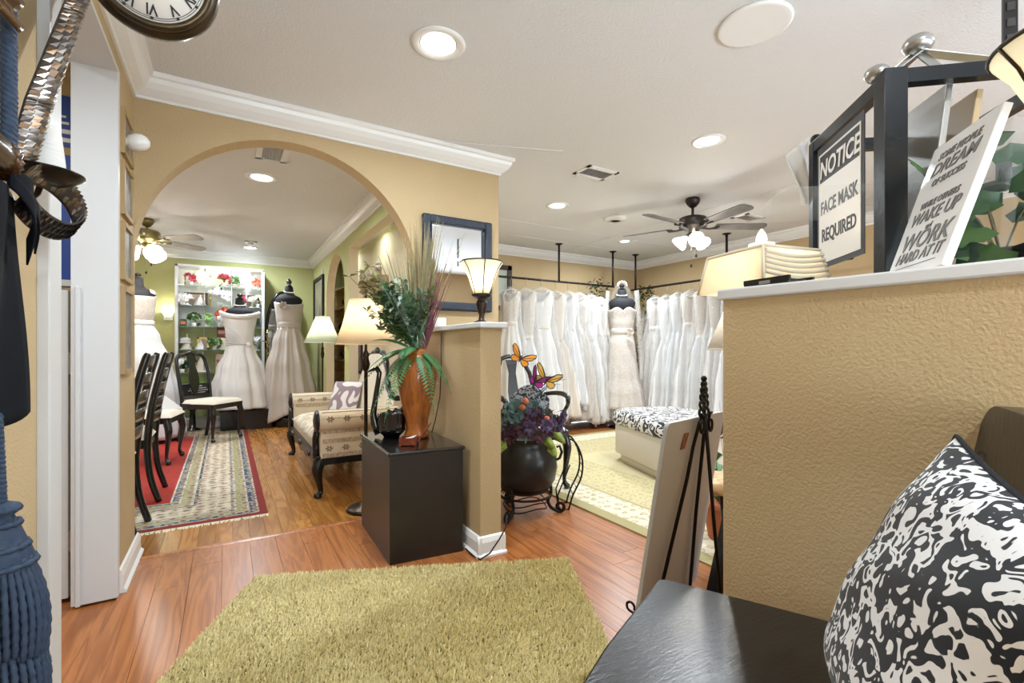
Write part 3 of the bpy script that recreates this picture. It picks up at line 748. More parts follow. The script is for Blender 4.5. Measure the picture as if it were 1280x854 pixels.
MB().lathe(pf, n=32, flute=.03, fn=12).build('knob', WHITE2, t, loc=(.055,.012,.008), rot=(0,PI/2-.25,0))
# ---- side room posters
BLU = mat('poster_blue',(30,72,160),.5)
def poster(x, z, wd, h, lb, marks):
    t = thing('wall_poster', lb, 'poster', (x,AY-.004,z))
    MB().box((0,0,0),(wd,.004,h)).build('sheet', BLU, t)
    for c,dm in marks: MB().box((c[0],-.003,c[1]),(dm[0],.002,dm[1])).build('print', WHITE2, t)
poster(-.70,2.14,.16,.24,'small blue poster with white lines in the side room',[((0,.02),(.1,.01)),((0,-.01),(.12,.012)),((.0,-.05),(.13,.02)),((0,-.09),(.13,.02))])
t = thing('pennant','blue and white pennant hanging in the side room beside the door','pennant',(-.69,AY-.006,1.36))
MB().prism([(-.07,0),(.09,0),(.09,.62),(.02,.62)], lambda a,b,d:(a,d,b),0,.004).build('cloth', BLU, t)
MB().prism([(-.07,.0),(.09,.0),(.09,.03),(-.065,.03)], lambda a,b,d:(a,d,b),-.003,-.001).build('white_stripe', WHITE2, t)
MB().prism([(-.07,.06),(.0,.3),(.02,.3),(-.05,.06)], lambda a,b,d:(a,d,b),-.003,-.001).build('white_stripe', WHITE2, t)
t = thing('dark_gap_filler','made-up dark cabinet that blackens the gap behind the half door','cabinet',(-.95,2.87,0))  # added dark body, keeps the gap beside the jamb dark
MB().box((0,0,.66),(.78,.26,1.3)).build('body', BLACKM, t); MB().box((0,-.135,.66),(.7,.012,1.2)).build('door', mat('dark_grey_door',(40,40,44),.5), t)
for z in (.3,.62,.95,1.2): MB().box((.33,-.143,z),(.05,.006,.02)).build('label_plate', SILVER, t)
# ---- clock on a bracket from the left wall
t = thing('bracket_clock','round dark bronze clock with roman numerals hung from the left wall','clock',(-.135,1.25,1.855), 0)
t.rotation_euler = (math.radians(16),0,0)
CR = .122
BRZ = mat('dark_clock_bronze',(38,34,26),.35,metal=.7,var=(8,(84,70,48),.8))
def disc(prof, y, name, m_, n=56):
    # lathe about the y axis (clock axis)
    mb = MB(); mb.lathe(prof, n=n, caps=False); o = mb.build(name, m_, t); o.rotation_euler = (PI/2,0,0); o.location = (0,y,0); return o
disc([(CR*.80,.026),(CR*.84,.030),(CR*.90,.027),(CR*.92,.016),(CR*.90,.010),(CR*.96,.006),(CR,-.002),(CR*1.0,-.02),(CR*.93,-.026),(CR*.9,-.02),(CR*.86,0.0)],0,'case', BRZ)
disc([(1e-4,.024),(CR*.82,.024),(CR*.82,.018)],0,'dial', mat('clock_dial',(232,226,218),.5))
NUM = ['XII','I','II','III','IV','V','VI','VII','VIII','IX','X','XI']
for i,s in enumerate(NUM):
    a = 2*PI*i/12; r = CR*.54
    text_part('numeral', s, .03, BLACKM, t, (math.sin(a)*r, -.0255, math.cos(a)*r), (0,a,0), sx=.8, bold=.0006)
for i in range(60):
    if i%5: continue
    a = 2*PI*i/60; MB().box((math.sin(a)*CR*.75,-.0252,math.cos(a)*CR*.75),(.005,.001,.005),ry=a+PI/4).build('minute_mark', BLACKM, t)
mb = MB()
for r in (CR*.735,CR*.765): mb.tube([(math.sin(2*PI*i/60)*r,-.0246,math.cos(2*PI*i/60)*r) for i in range(61)],.0006,4)
mb.build('minute_track', BLACKM, t)
MB().box((0,-.0275,.025),(.006,.0015,.06)).build('hour_hand', BLACKM, t); MB().box((.03,-.029,.02),(.09,.0015,.004),ry=-.6).build('minute_hand', BLACKM, t)
MB().tube([(0,.03,CR),(0,.03,CR+.06),(-.15,.03,CR+.07),(-.265,.03,CR+.05)],.008,10).build('bracket', BRZ, t)
# ---- tieback decoration at the near left: fluted bronze holdback, ribbon, rope and tassel
WX = LX
NAVY = mat('navy_velvet',(13,16,23),.9,bump=(60,.2,.004),spec=.2); ROPE = mat('blue_rope',(52,72,96),.7,bump=(200,.3,.002),var=(90,(34,48,70),.7))
t = thing('curtain_holdback','fluted shiny bronze holdback knob on the left wall above a black sash','holdback',(WX,1.02,1.385))
MB().tube([(0,0,0),(.06,0,0)],.018,14).build('stem', BRONZE, t)
HBM = mat('polished_bronze',(92,62,40),.2,metal=.85,var=(14,(52,34,24),.7))
MB().lathe([(.02,-.07),(.03,-.066),(.034,-.05),(.036,0),(.036,.08),(.034,.115),(.038,.12),(.038,.13),(.025,.138),(1e-4,.14)], n=44, flute=.045, fn=22).build('knob', HBM, t, loc=(.06,.0,.0), rot=(-PI/2,0,0))
t = thing('sash','black cloth sash with a knotted bow hanging down the left wall','sash',(WX,1.165,1.34))
mb = MB(); mb.grid(lambda u,v:(.07+.010*math.sin(5*u+3*v), -.09+.155*u+.012*v, -.395*v-(.02*math.sin(3*u) if v>.9 else 0)), 10, 22); mb.build('tail', NAVY, t, thick=.004)
for k,(y0,z0,y1,z1,wd) in enumerate(((-.02,.02,.10,-.01,.035),(-.02,.01,.115,-.075,.03),(-.03,.01,.05,-.10,.04))):
    mb = MB(); mb.grid(lambda u,v:(.072+.02*math.sin(PI*u)+.006*k, y0+(y1-y0)*u, z0+(z1-z0)*u + (v-.5)*wd*(.6+.6*u)+.012*math.sin(PI*u)), 10, 5); mb.build('bow_loop', NAVY, t, thick=.003)
# metallic woven ribbon: a long strip leaning up and a curl below
RIB = thing('woven_ribbon','wide metallic bronze woven ribbon leaning above the holdback with a curled end','ribbon',(WX,1.2,1.4))
RM = [mat('ribbon_bronze',(120,94,68),.25,metal=.85),mat('ribbon_silver',(136,128,118),.22,metal=.9),mat('ribbon_dark',(70,58,50),.3,metal=.8)]
def woven(fn, nu, nv, name, base):
    bs = MB(); bs.grid(lambda u,v: fn(u,v,0), nu*2, max(nv,2)*2); b = bs.build(name, base, RIB, thick=.002)
    ms = [MB(),MB(),MB()]
    for i in range(nu):
        for j in range(nv):
            sh = .5*(j%2); u0 = (i+.08+sh)/(nu+.6); u1 = (i+.92+sh)/(nu+.6); v0 = (j+.08)/nv; v1 = (j+.92)/nv
            mb = ms[(i*5+j*3+(i*j)%2)%3]
            mb.add([fn(u0,v0,.001),fn(u1,v0,.003),fn(u1,v1,.005),fn(u0,v1,.001)], [(0,1,2,3)])
    for k,mb in enumerate(ms):
        o = mb.build('woven_scale', RM[k], b); o['kind'] = 'stuff'
def strip(u,v,h):
    # u along the ribbon from the holdback upwards, v across
    l = interp([(0,-.025,.005),(.3,.055,.14),(.72,.30,.47),(1,.42,.62)],u); r = interp([(0,.085,.03),(.3,.19,.18),(.72,.44,.52),(.9,.515,.62),(1,.53,.70)],u)
    return (.07+.02*math.sin(PI*v)+h, l[0]+(r[0]-l[0])*v, l[1]+(r[1]-l[1])*v)
woven(strip, 42, 6, 'ribbon_strip', mat('ribbon_base',(58,54,54),.35,metal=.6))
def curl(u,v,h):
    a = 2.7-5.5*u; r = 1-.0*u
    return (.085+.02*math.cos(a)+h+.02*(v-.5), .155+(.115+h)*math.cos(a)+.012*(v-.5), -.035+(.05+h)*math.sin(a)+(v-.5)*.042)
woven(curl, 36, 3, 'ribbon_curl', mat('ribbon_base',(58,54,54),.35,metal=.6))
mb = MB(); mb.grid(lambda u,v:(.075+.006*math.sin(60*v)+.01*u,-.10+.07*u-.02*v+.05*v,.22+.42*v),6,90); mb.build('ribbed_strip', RM[0], RIB, thick=.002)
# rope and tassel
t = thing('rope_tassel','blue twisted rope with a large layered tassel hanging down the left wall','tassel',(WX,1.17,.785))
def twist(p0,p1,r,turns,m_,name,par):
    p0 = Vector(p0); p1 = Vector(p1)
    for k in range(3):
        path = []
        for i in range(61):
            s = i/60; a = 2*PI*(turns*s+k/3); path.append(p0.lerp(p1,s)+Vector((math.cos(a)*r*.6,math.sin(a)*r*.6,0)))
        MB().tube(path, r*.62, 7).build(name, m_, par)
twist((.055,-.02,.16),(.055,.0,-.0),.014,6,ROPE,'rope_strand',t)
twist((.062,.035,.90),(.066,.025,.62),.0105,9,ROPE,'rope_strand',t)
MB().lathe([(.012,.008),(.026,.002),(.027,-.008),(.018,-.016),(.024,-.03),(.03,-.05),(.04,-.08),(.046,-.1),(.042,-.112),(1e-4,-.115)],(.06,.0,0), n=36, flute=.05, fn=18).build('tassel_cap', ROPE, t)
MB().lathe([(.036,-.09),(.046,-.2),(.048,-.34),(.03,-.36),(1e-4,-.36)],(.068,0,0),n=24).build('tassel_core', ROPE, t)
for z_,r_ in ((-.004,.024),(-.03,.025),(-.07,.036),(-.1,.046)):
    MB().tube([(.06+r_*math.cos(2*PI*i/40),r_*math.sin(2*PI*i/40),z_) for i in range(41)],[.0055+.0015*math.sin(i*1.9) for i in range(41)],7).build('cap_cord', ROPE, t)
rs = random.Random(3)
for lay_,(z0,z1,ra_,rb_,n) in enumerate(((-.10,-.27,.04,.056,30),(-.235,-.37,.048,.052,30))):
    for k in range(n):
        a = 2*PI*k/n; p0 = Vector((.066+ra_*math.cos(a)*.85, ra_*math.sin(a), z0)); p1 = Vector((.072+rb_*math.cos(a)*.8, rb_*math.sin(a)*1.05, z1-.03*math.sin(a)-rs.random()*.012))
        path = []; rr2 = []
        for i in range(25):
            s = i/24; path.append(p0.lerp(p1,s)+Vector((math.cos(a),math.sin(a),0))*.012*math.sin(PI*s)); rr2.append(.0048*(1+.2*math.sin(i*2.1)))
        MB().tube(path, rr2, 6).build('tassel_cord', ROPE, t)
# candle sconce with white shade
t = thing('wall_sconce','white tapered shade on a dark bronze dish mounted beside the doorway','sconce',(LX,1.375,1.415))
t.scale = (.8,.8,.8)
c = (.085,-.02,0)
DISH = mat('dark_dish',(44,38,34),.3,metal=.7)
MB().lathe([(1e-4,-.012),(.04,-.01),(.072,.006),(.088,.018),(.088,.021),(.07,.011),(.04,-.004),(1e-4,-.006)], c, n=40).build('dish', DISH, t)
MB().lathe([(.052,.006),(.05,.02),(.044,.08),(.038,.135),(.035,.142),(1e-4,.142)], c, n=32).build('shade', mat('wound_white',(226,223,218),.75,bump=(14,.5,.006),stretch=(1,1,9)), t)
MB().tube([(0,.06,-.05),(.03,.06,-.05),(.07,.01,-.03),(.085,-.02,-.008)],.007,8).build('arm', DISH, t)
MB().lathe([(.03,0),(.03,.004),(.015,.012),(1e-4,.012)], n=20).build('wall_plate', DISH, t, loc=(.0,.06,-.05), rot=(0,PI/2,0))

# ================================================================== GREEN ROOM
# ---- oriental rug
RHX, RHY = 1.0, 2.03
t = thing('oriental_rug','red field oriental rug with blue and cream borders under the dining chairs','rug',(-.77,5.47,0))
bands = [(0,(124,34,28)),(.045,(200,190,170)),(.055,(52,70,104)),(.10,(206,196,176)),(.11,(150,146,104)),(.17,(206,196,176)),(.185,(96,112,140)),(.20,(210,196,176)),(.40,(52,66,96)),(.42,(206,196,176)),(.44,(158,152,112)),(.50,(206,196,176)),(.51,(60,78,110)),(.55,(214,204,186)),(.562,(164,44,30))]
MB().box((0,0,.004),(RHX*2,RHY*2,.006)).build('pile', rug_mat('oriental_print',RHX,RHY,bands,((40,54,88),(142,58,54),(170,162,136)),None,None,15,.86), t)
mb = MB(); rf = random.Random(9)
for s in (-1,1):
    for i in range(260):
        x = -RHX + 2*RHX*i/259; l = .03+.022*rf.random(); a = rf.gauss(0,.3)
        mb.add([(x-.004,s*RHY,.004),(x+.004,s*RHY,.004),(x+.004+a*.02,s*(RHY+l),.002),(x-.004+a*.02,s*(RHY+l),.002)],[(0,1,2,3)])
o = mb.build('fringe', mat('cream_fringe',(216,204,178),.9), t); o['kind'] = 'stuff'
# ---- settee (faces -x)
SF = mat('settee_fabric',(222,206,180),.85,bump=(150,.3,.004),var=(9,(206,188,160),.6))
STR = mat('settee_stripe',(150,128,104),.85,var=(60,(200,182,156),1.0))
MOT = mat('settee_motif',(132,112,88),.85)
CW = mat('black_carved',(20,17,16),.28,bump=(60,.35,.006))
t = thing('settee','cream patterned settee with rolled arms and black carved frame','settee',(.56,4.42,0))
# local: x from front (0) to back (.62), y along the settee (-.85 .. .85)
HL = .86
SD = .60
MB().box((SD/2,0,.32),(SD-.02,HL*2-.1,.09)).build('seat_deck', SF, t, bevel=.015)
mb = MB(); mb.grid(lambda u,v:(-.005+(SD-.06)*u, -(HL-.14)+2*(HL-.14)*v, .37+.075*(1-(2*u-1)**6)*(1-(2*v-1)**10)+.004), 16, 24); mb.build('seat_cushion', scroll('settee_scroll',(226,214,192),(190,170,142),9,1.5,.62,.85,5), t, thick=.01)
def armroll(s):
    y0 = s*(HL-.08); mb = MB(); n = 22
    prof = []
    for i in range(n):
        a = 2*PI*i/n; prof.append((.075*math.cos(a), .62-.075+.075*math.sin(a)))
    mb.prism(prof, lambda a,b,d:(d, y0+a+s*.02, b), .0, SD-.02, True)
    a = mb.build('arm', SF, t, bevel=.01)
    MB().box((SD/2,y0-s*.0,.42),(SD-.02,.11,.30)).build('arm_panel', SF, t, bevel=.015)
    # striped woven bands and flower motifs on the outer face and the roll
    for z,h in ((.30,.035),(.405,.03),(.47,.022)):
        MB().box((SD/2,y0+s*.056,z),(SD-.05,.004,h)).build('woven_band', STR, a)
    for z,rr_ in ((.352,.0),(.565,.0)):
        for k in range(5):
            x = .07+k*.115; yy = y0+s*(.0565 if z < .45 else .0965)
            mb = MB()
            for q in range(6):
                an = q*PI/3; mb.box((x+.016*math.cos(an),yy,z+.014*math.sin(an)),(.017,.003,.009),ry=-an)
            mb.build('flower_motif', MOT, a)
    for k in range(5):
        x = .07+k*.115; mb = MB()
        for q in range(6):
            an = q*PI/3; mb.box((x+.016*math.cos(an),y0-s*.0555,.555+.014*math.sin(an)),(.017,.003,.009),ry=-an)
        mb.build('flower_motif', MOT, a)
    for an in (20,60,100,140,175):
        q = math.radians(an); MB().box((SD/2,y0+s*.02+s*.0765*math.cos(q),.545+.0765*math.sin(q)),(SD-.04,.004,.004)).build('woven_line', STR, a)
    MB().box((SD/2,y0-s*.057,.505),(SD-.05,.004,.03)).build('woven_band', STR, a)
    # scrolled front post
    pts = []
    MB().lathe([(.078,0),(.082,.008),(.07,.02),(.05,.026),(.03,.03),(1e-4,.032)], n=28).build('arm_rosette', CW, t, loc=(.0,y0+s*.02,.545), rot=(0,-PI/2,0))
    MB().tube([(.0,y0+s*.01,.50),(-.012,y0-s*.015,.42),(-.008,y0-s*.02,.36),(-.005,y0,.28)],[.03,.028,.032,.038],10,flat=.8).build('arm_post', CW, t)
for s in (-1,1): armroll(s)
# carved apron and legs
mb = MB()
po = [(-HL+.03,.30),(-HL+.03,.235)]
for i in range(33):
    q = i/32; y = -HL+.06+(2*HL-.12)*q; po.append((y, .245-.035*math.sin(PI*q)**2+.014*math.cos(q*PI*10)))
po += [(HL-.03,.235),(HL-.03,.30)]
mb.prism(po, lambda a,b,d:(d,a,b), -.02,.02); mb.build('front_apron', CW, t, bevel=.004)
for y in (-.5,0,.5): MB().sphere((-.022,y,.27),.035,10,6,(.4,1.6,.7)).build('carved_rosette', CW, t)
for s in (-1,1): MB().box((SD/2,s*(HL-.04),.262),(SD-.04,.04,.05)).build('side_rail', CW, t, bevel=.004)
def cabriole(x,y,h,fx,fy,m_,par,k=1.0,name='leg'):
    MB().wire([(x,y,h),(x+fx*.012,y+fy*.012,h*.88),(x+fx*.026,y+fy*.026,h*.72),(x+fx*.016,y+fy*.016,h*.45),(x+fx*.002,y+fy*.002,h*.2),(x+fx*.006,y+fy*.006,h*.1),(x+fx*.022,y+fy*.022,h*.05),(x+fx*.026,y+fy*.026,.004)],
              [.036*k,.038*k,.036*k,.024*k,.016*k,.018*k,.027*k,.024*k],12).build(name, m_, par)
for x,y,fx,fy in ((.02,-HL+.07,-1,-.6),(.02,HL-.07,-1,.6),(SD-.04,-HL+.07,.6,-.3),(SD-.04,HL-.07,.6,.3)): cabriole(x,y,.28,fx,fy,CW,t,1.1)
# shaped back with carved crest
def crest(q):   # q -1..1
    return .66 + .36*math.exp(-(q/.55)**4)
bp = [(-HL+.1,.40)] + [(-HL+.1+(2*HL-.2)*i/40, crest(-1+2*i/40)) for i in range(41)] + [(HL-.1,.40)]
MB().prism(bp, lambda a,b,d:(SD-.08+d+.16*(b-.4),a,b), 0,.06).build('back_panel', mat('settee_back',(226,216,196),.85,var=(4,(196,180,156),.8),stretch=(1,9,.6)), t, bevel=.012)
MB().tube([(SD-.05+.16*(crest(-1+2*i/48)-.4), -HL+.1+(2*HL-.2)*i/48, crest(-1+2*i/48)+.012) for i in range(49)],[.02+.008*math.cos(i*1.3) for i in range(49)],10).build('crest_rail', CW, t)
for q in (-.86,-.35,0,.35,.86):
    y = q*(HL-.1); z = crest(q); x = SD-.05+.16*(z-.4)
    mb = MB(); mb.sphere((x-.01,y,z+.03),.035,10,7,(.6,1.2,1)); mb.sphere((x-.01,y-.04,z+.02),.024,8,6,(.6,1,1)); mb.sphere((x-.01,y+.04,z+.02),.024,8,6,(.6,1,1)); mb.build('carved_crest', CW, t)
# pillow on the settee
t = thing('throw_pillow','small mauve and cream square pillow lying on the settee','pillow',(.98,4.78,.455), .3)
def pil(u,v,s,a=.17,th=.05):
    x = 2*u-1; y = 2*v-1; k = (1-abs(x)**2.6)*(1-abs(y)**2.6); return (a*x*(1-.06*(1-y*y)*0), a*y, s*th*max(k,0)**.55)
mb = MB()
mb.grid(lambda u,v: pil(u,v,1), 14,14); mb.grid(lambda u,v: pil(u,v,-1), 14,14)
mb.build('cover', scroll('mauve_print',(218,210,204),(140,118,124),5,.6,.6), t, rot=(1.2,0,-1.25), loc=(0,0,.13))

# ---- dining chairs
CHB = mat('ebonised_wood',(18,18,20),.25,coat=.3,bump=(30,.05,.003)); CHS = mat('oatmeal_seat',(214,204,188),.85,bump=(160,.2,.003))
def dining_chair(label, loc, rz, kind, group=None):
    """local: faces -y, seat .5 wide .46 deep"""
    t = thing('dining_chair', label, 'chair', loc, rz, group)
    sh = .45
    if kind == 'ladder':
        # back posts: sabre curve
        for s in (-1,1):
            MB().wire([(s*.205,.27,0),(s*.205,.225,.16),(s*.205,.205,.34),(s*.205,.21,.48),(s*.205,.235,.68),(s*.205,.275,.88),(s*.205,.305,1.0),(s*.205,.315,1.03)],[.019,.02,.022,.023,.022,.02,.019,.012],10,flat=1.2).build('back_post', CHB, t)
        for k in range(5):
            z = .55+.1*k; y = .217+(z-.48)**1.3*.17
            mb = MB(); mb.grid(lambda u,v:(-.2+.4*u, y+.028*math.sin(PI*u)+.012*v, z+.052*v*(1+.35*math.sin(PI*u))), 14,3); mb.build('slat', CHB, t, thick=.012)
    else:
        for s in (-1,1):
            MB().wire([(s*.2,.25,0),(s*.2,.215,.2),(s*.2,.2,.44),(s*.212,.215,.62),(s*.215,.25,.82),(s*.2,.275,.93),(s*.155,.285,.985),(s*.1,.288,.99)],[.019,.019,.022,.021,.02,.02,.02,.017],10).build('back_post', CHB, t)
        mb = MB(); mb.tube([(-.11,.288,.985),(-.05,.29,1.0),(0,.29,1.015),(.05,.29,1.0),(.11,.288,.985)],[.02,.022,.027,.022,.02],10); mb.build('crest_rail', CHB, t)
        # pierced urn splat
        po = [(-.035,.46),(.035,.46),(.03,.54),(.062,.62),(.075,.72),(.055,.80),(.035,.86),(.05,.93),(.06,.985),(-.06,.985),(-.05,.93),(-.035,.86),(-.055,.80),(-.075,.72),(-.062,.62),(-.03,.54)]
        MB().prism(po, lambda a,b,d:(a,.205+d+(b-.46)**1.4*.16,b),0,.014).build('splat', CHB, t, bevel=.003)
        MB().box((0,.2,.5),(.40,.02,.04)).build('back_rail', CHB, t)
    for nm,c,dm in (('seat_rail',(0,-.21,sh-.045),(.46,.024,.06)),('seat_rail',(0,.2,sh-.045),(.40,.024,.06)),('seat_rail',(-.215,0,sh-.045),(.024,.42,.06)),('seat_rail',(.215,0,sh-.045),(.024,.42,.06))): MB().box(c,dm).build(nm, CHB, t, bevel=.004)
    mb = MB(); mb.grid(lambda u,v:((-.24+.48*u)*(1-.08*v), -.235+.45*v, sh-.018+.045*((1-(2*u-1)**8)*(1-(2*v-1)**8))**.5), 16,16); mb.grid(lambda u,v:((-.24+.48*u)*(1-.08*v), -.235+.45*v, sh-.02), 2,2); mb.build('seat', CHS, t)
    for s in (-1,1): cabriole(s*.2,-.19,sh-.03,s*.6,-.8,CHB,t,.85)
    return t
dining_chair('ebonised ladder back dining chair with its seat to the jamb, on the red rug',(-.67,4.28,.009),-PI/2,'ladder')
dining_chair('ladder back dining chair half hidden behind the arch jamb',(-.68,3.44,.009),-PI/2,'ladder')
qc = dining_chair('dark urn splat dining chair with oatmeal seat before the dress forms',(-.15,6.6,.009),-PI/2+2.35+PI*.0,'urn'); qc.rotation_euler = (0,0,math.radians(50))
dining_chair('dark dining chair with a pale seat beyond the ladder back chairs',(-.62,5.55,.009),math.radians(80),'urn')
t = thing('chalk_board','small black board with white script propped on the urn back chair','sign',(-.30,6.80,.475), math.radians(38))
MB().box((0,0,.09),(.36,.012,.18),rx=-.12).build('board', BLACKM, t)
for i,(z,wd) in enumerate(((.15,.1),(.125,.2),(.1,.24),(.075,.16),(.045,.22))):
    mb = MB(); mb.tube([(-wd/2+wd*k/30, -.012+.0+.12*(.09-z)*-1*0-.009+ .12*(z-.09), z+.006*math.sin(k*1.9+i)) for k in range(31)],.002,4); mb.build('script_line', WHITE2, t)
t = tag(MB().prism([(-.12,0),(.14,0),(-.06,.2)], lambda a,b,d:(a,d+b*.3,b),-.012,.012).build('folded_napkin', SATIN, bevel=.004, loc=(-.5,5.62,.48), rot=(0,0,.3)),'white folded cloth triangle standing on the pale seated chair','napkin')
# ---- dress forms and dresses
def ring_surface(tab, n, nv, zlo, zhi, nf, amp, seed, squash=.78, phase=0):
    """tab: (z, rx, fold weight). closed draped surface"""
    rs = random.Random(seed); ph = [rs.random()*6.28 for _ in range(4)]
    def fn(u,v):
        z = zlo+(zhi-zlo)*v; r,fw = interp(tab, z); a = 2*PI*u
        f = math.sin(nf*a+ph[0]+.6*math.sin(2*a+ph[1])+z*.8)*.6 + math.sin((nf*2-1)*a+ph[2]+z*1.5)*.3 + math.sin(3*a+ph[3])*.3
        rr_ = r + amp*fw*f
        return (rr_*math.cos(a), rr_*math.sin(a)*squash, z)
    return fn
def dress_form(label, loc, rz, shoulder, finial_top, base_h, group=None, wide=.19):
    t = thing('dress_form', label, 'dress form', loc, rz, group)
    s = shoulder
    prof = [(.07,s-.40),(.085,s-.33),(.115,s-.2),(.138,s-.1),(.15,s-.04),(.12,s),(.07,s+.025),(.052,s+.05),(.047,s+.10),(.045,s+.14),(1e-4,s+.145)]
    MB().lathe(prof, n=32, sx=wide/.165, sy=.72).build('torso', FORM, t)
    f = finial_top-(s+.14)
    MB().lathe([(.035,0),(.045,f*.08),(.03,f*.18),(.02,f*.3),(.035,f*.5),(.038,f*.62),(.02,f*.85),(.008,f*.95),(1e-4,f)],(0,0,s+.14), n=20).build('neck_finial', CHB, t)
    MB().tube([(0,0,.03),(0,0,s-.38)],.018,10).build('stand_pole', CHB, t)
    MB().lathe([(.19,0),(.2,.012),(.15,.03),(.03,.05),(1e-4,.05)], n=28).build('stand_base', CHB, t)
    return t
def necklace(par, z, r, n=26):
    mb = MB()
    for i in range(n):
        a = 2*PI*i/n; mb.sphere((r*1.0*math.cos(a), r*.85*math.sin(a), z-.012*(1-math.sin(a))*1.4),.0075,8,6)
    return mb.build('necklace', PEARL, par)
# black platform and gown 2
t = tag(MB().box((0,0,.13),(.60,.48,.26)).build('display_plinth', BLACK, loc=(.22,7.42,0), rot=(0,0,.05), bevel=.006),'low black plinth under the white satin gown','plinth')
D2 = (.155,7.36)
f2 = dress_form('black dress form wearing the white off shoulder satin gown',(*D2,.26),-.1,1.34,1.56,0); necklace(f2,1.42,.062)
g = thing('wedding_gown','white off shoulder satin ball gown with gathered side waist','gown',(*D2,0),-.1)
tab = [(.28,.37,1.0),(.5,.345,.9),(.8,.27,.7),(1.05,.175,.35),(1.15,.150,.08),(1.3,.17,.05),(1.45,.195,.03),(1.56,.235,.02)]
mb = MB(); mb.grid(ring_surface(tab,1,1,.28,1.16,9,.04,4),90,30,True); mb.build('skirt', SATIN, g, thick=.003)
mb = MB(); mb.grid(ring_surface(tab,1,1,1.14,1.52,10,.008,5,.72),72,16,True); mb.build('bodice', SATIN, g, thick=.003)
mb = MB()
mb.tube([(.225*math.cos(2*PI*i/48), .165*math.sin(2*PI*i/48), 1.535-.03*abs(math.sin(2*PI*i/48))+.015*math.cos(4*PI*i/48)) for i in range(49)],.022,10,flat=1.4); mb.build('collar', SATIN, g)
for k in range(9):
    a0 = -.9+.0*k
    mb = MB(); mb.tube([((.17)*math.cos(a), -.005+.13*math.sin(a), 1.12+.04*k*(1-q)+.02*q) for q in [i/10 for i in range(11)] for a in [-PI*.9+q*PI*.62]],.006,6); mb.build('pleat', SATIN, g)
mb = MB()
for k in range(6): mb.sphere((.11+.014*math.cos(k),-.115+.005*math.sin(k*2),1.13+.016*math.sin(k)),.016,8,6)
mb.build('waist_flower', SATIN, g)
# gown 3 champagne
t = tag(MB().lathe([(.24,0),(.25,.02),(.25,.12),(.23,.14),(1e-4,.14)], n=36).build('display_plinth', BLACK, loc=(.76,7.35,0)),'round low black plinth under the champagne strapless gown','plinth')
D3 = (.755,7.35)
f3 = dress_form('black dress form wearing the champagne strapless gown',(*D3,.14),.05,1.66,1.92,0,wide=.195); necklace(f3,1.75,.064)
g = thing('wedding_gown','champagne strapless gown with deep pleated skirt and flower at the bust','gown',(*D3,0),.05)
tab = [(.13,.37,1.0),(.4,.33,1.0),(.8,.265,.9),(1.15,.19,.6),(1.36,.148,.12),(1.5,.165,.05),(1.72,.19,.03)]
def g3(u,v):
    p = ring_surface(tab,1,1,.13,1.37,11,.05,8)(u,v); a = 2*PI*u
    return (p[0],p[1],p[2]+(.10*math.sin(a+.9)+.05*math.sin(3*a))*(1-v)**3+.08*(1-v)**3)
mb = MB(); mb.grid(g3,110,34,True); mb.build('skirt', CHAMP, g, thick=.003)
mb = MB(); mb.grid(lambda u,v: (lambda p:(p[0],p[1],p[2]+ (.02*math.cos(4*PI*u)*v)))(ring_surface(tab,1,1,1.35,1.70,10,.005,5,.74)(u,v)),72,16,True); mb.build('bodice', CHAMP, g, thick=.003)
mb = MB(); mb.lathe([(.152,1.355),(.156,1.38),(.154,1.41),(.158,1.44),(.15,1.445)],n=40,sy=.78); mb.build('sash', CHAMP, g)
def flower_mesh(mb, c, r, n=3, face=Vector((0,-1,0))):
    q = face.to_track_quat('Z','Y').to_matrix(); c = Vector(c)
    for l in range(n):
        k = 5+l
        for i in range(k):
            a = 2*PI*i/k+l*.5; rr_ = r*(.35+.65*(l+1)/n); h = r*(.55-.5*l/n)
            def pt(s,w_):
                an = a+w_*PI/k*1.25; return c + q @ Vector((math.cos(an)*rr_*s, math.sin(an)*rr_*s, h*s*s*(1.2-.4*l/n)+r*.1*(n-l)/n))
            mb.add([pt(.08,0),pt(.6,-.8),pt(1,-.35),pt(1.04,.35),pt(.6,.8)],[(0,1,2,3,4)],True)
    return mb
flower_mesh(MB(),(-.10,-.155,1.66),.06).build('bust_flower', CHAMP, g)
# gown 1 white lace and tulle
D1 = (-.86,6.78)
f1 = dress_form('black dress form wearing the white lace and tulle gown by the arch jamb',(*D1,0),.3,1.73,1.93,0)
g = thing('wedding_gown','white lace bodice gown with full tulle skirt near the arch jamb','gown',(*D1,0),.3)
tab = [(.06,.44,1.0),(.5,.38,.9),(.9,.30,.7),(1.2,.20,.3),(1.36,.14,.05),(1.5,.16,.03),(1.7,.18,.02)]
mb = MB(); mb.grid(ring_surface(tab,1,1,.05,1.37,13,.03,12),96,28,True); mb.build('skirt', TULLE, g, thick=.003)
def g1(u,v):
    p = ring_surface(tab,1,1,1.34,1.66,10,.003,5,.74)(u,v); return (p[0],p[1],p[2]+.05*v*max(0,math.cos(4*PI*u))**2)
mb = MB(); mb.grid(g1,72,14,True); mb.build('bodice', LACE, g, thick=.003)
for s in (-1,1):
    mb = MB(); mb.grid(lambda u,v:(s*(.10+.05*u), -.10+.2*v*1.0, 1.70+.055*math.sin(PI*v)-.02*u), 4,10); mb.build('shoulder_strap', LACE, g, thick=.004)
MB().lathe([(.148,1.33),(.156,1.345),(.156,1.375),(.148,1.39)],n=40,sy=.78).build('waist_band', SATIN, g)
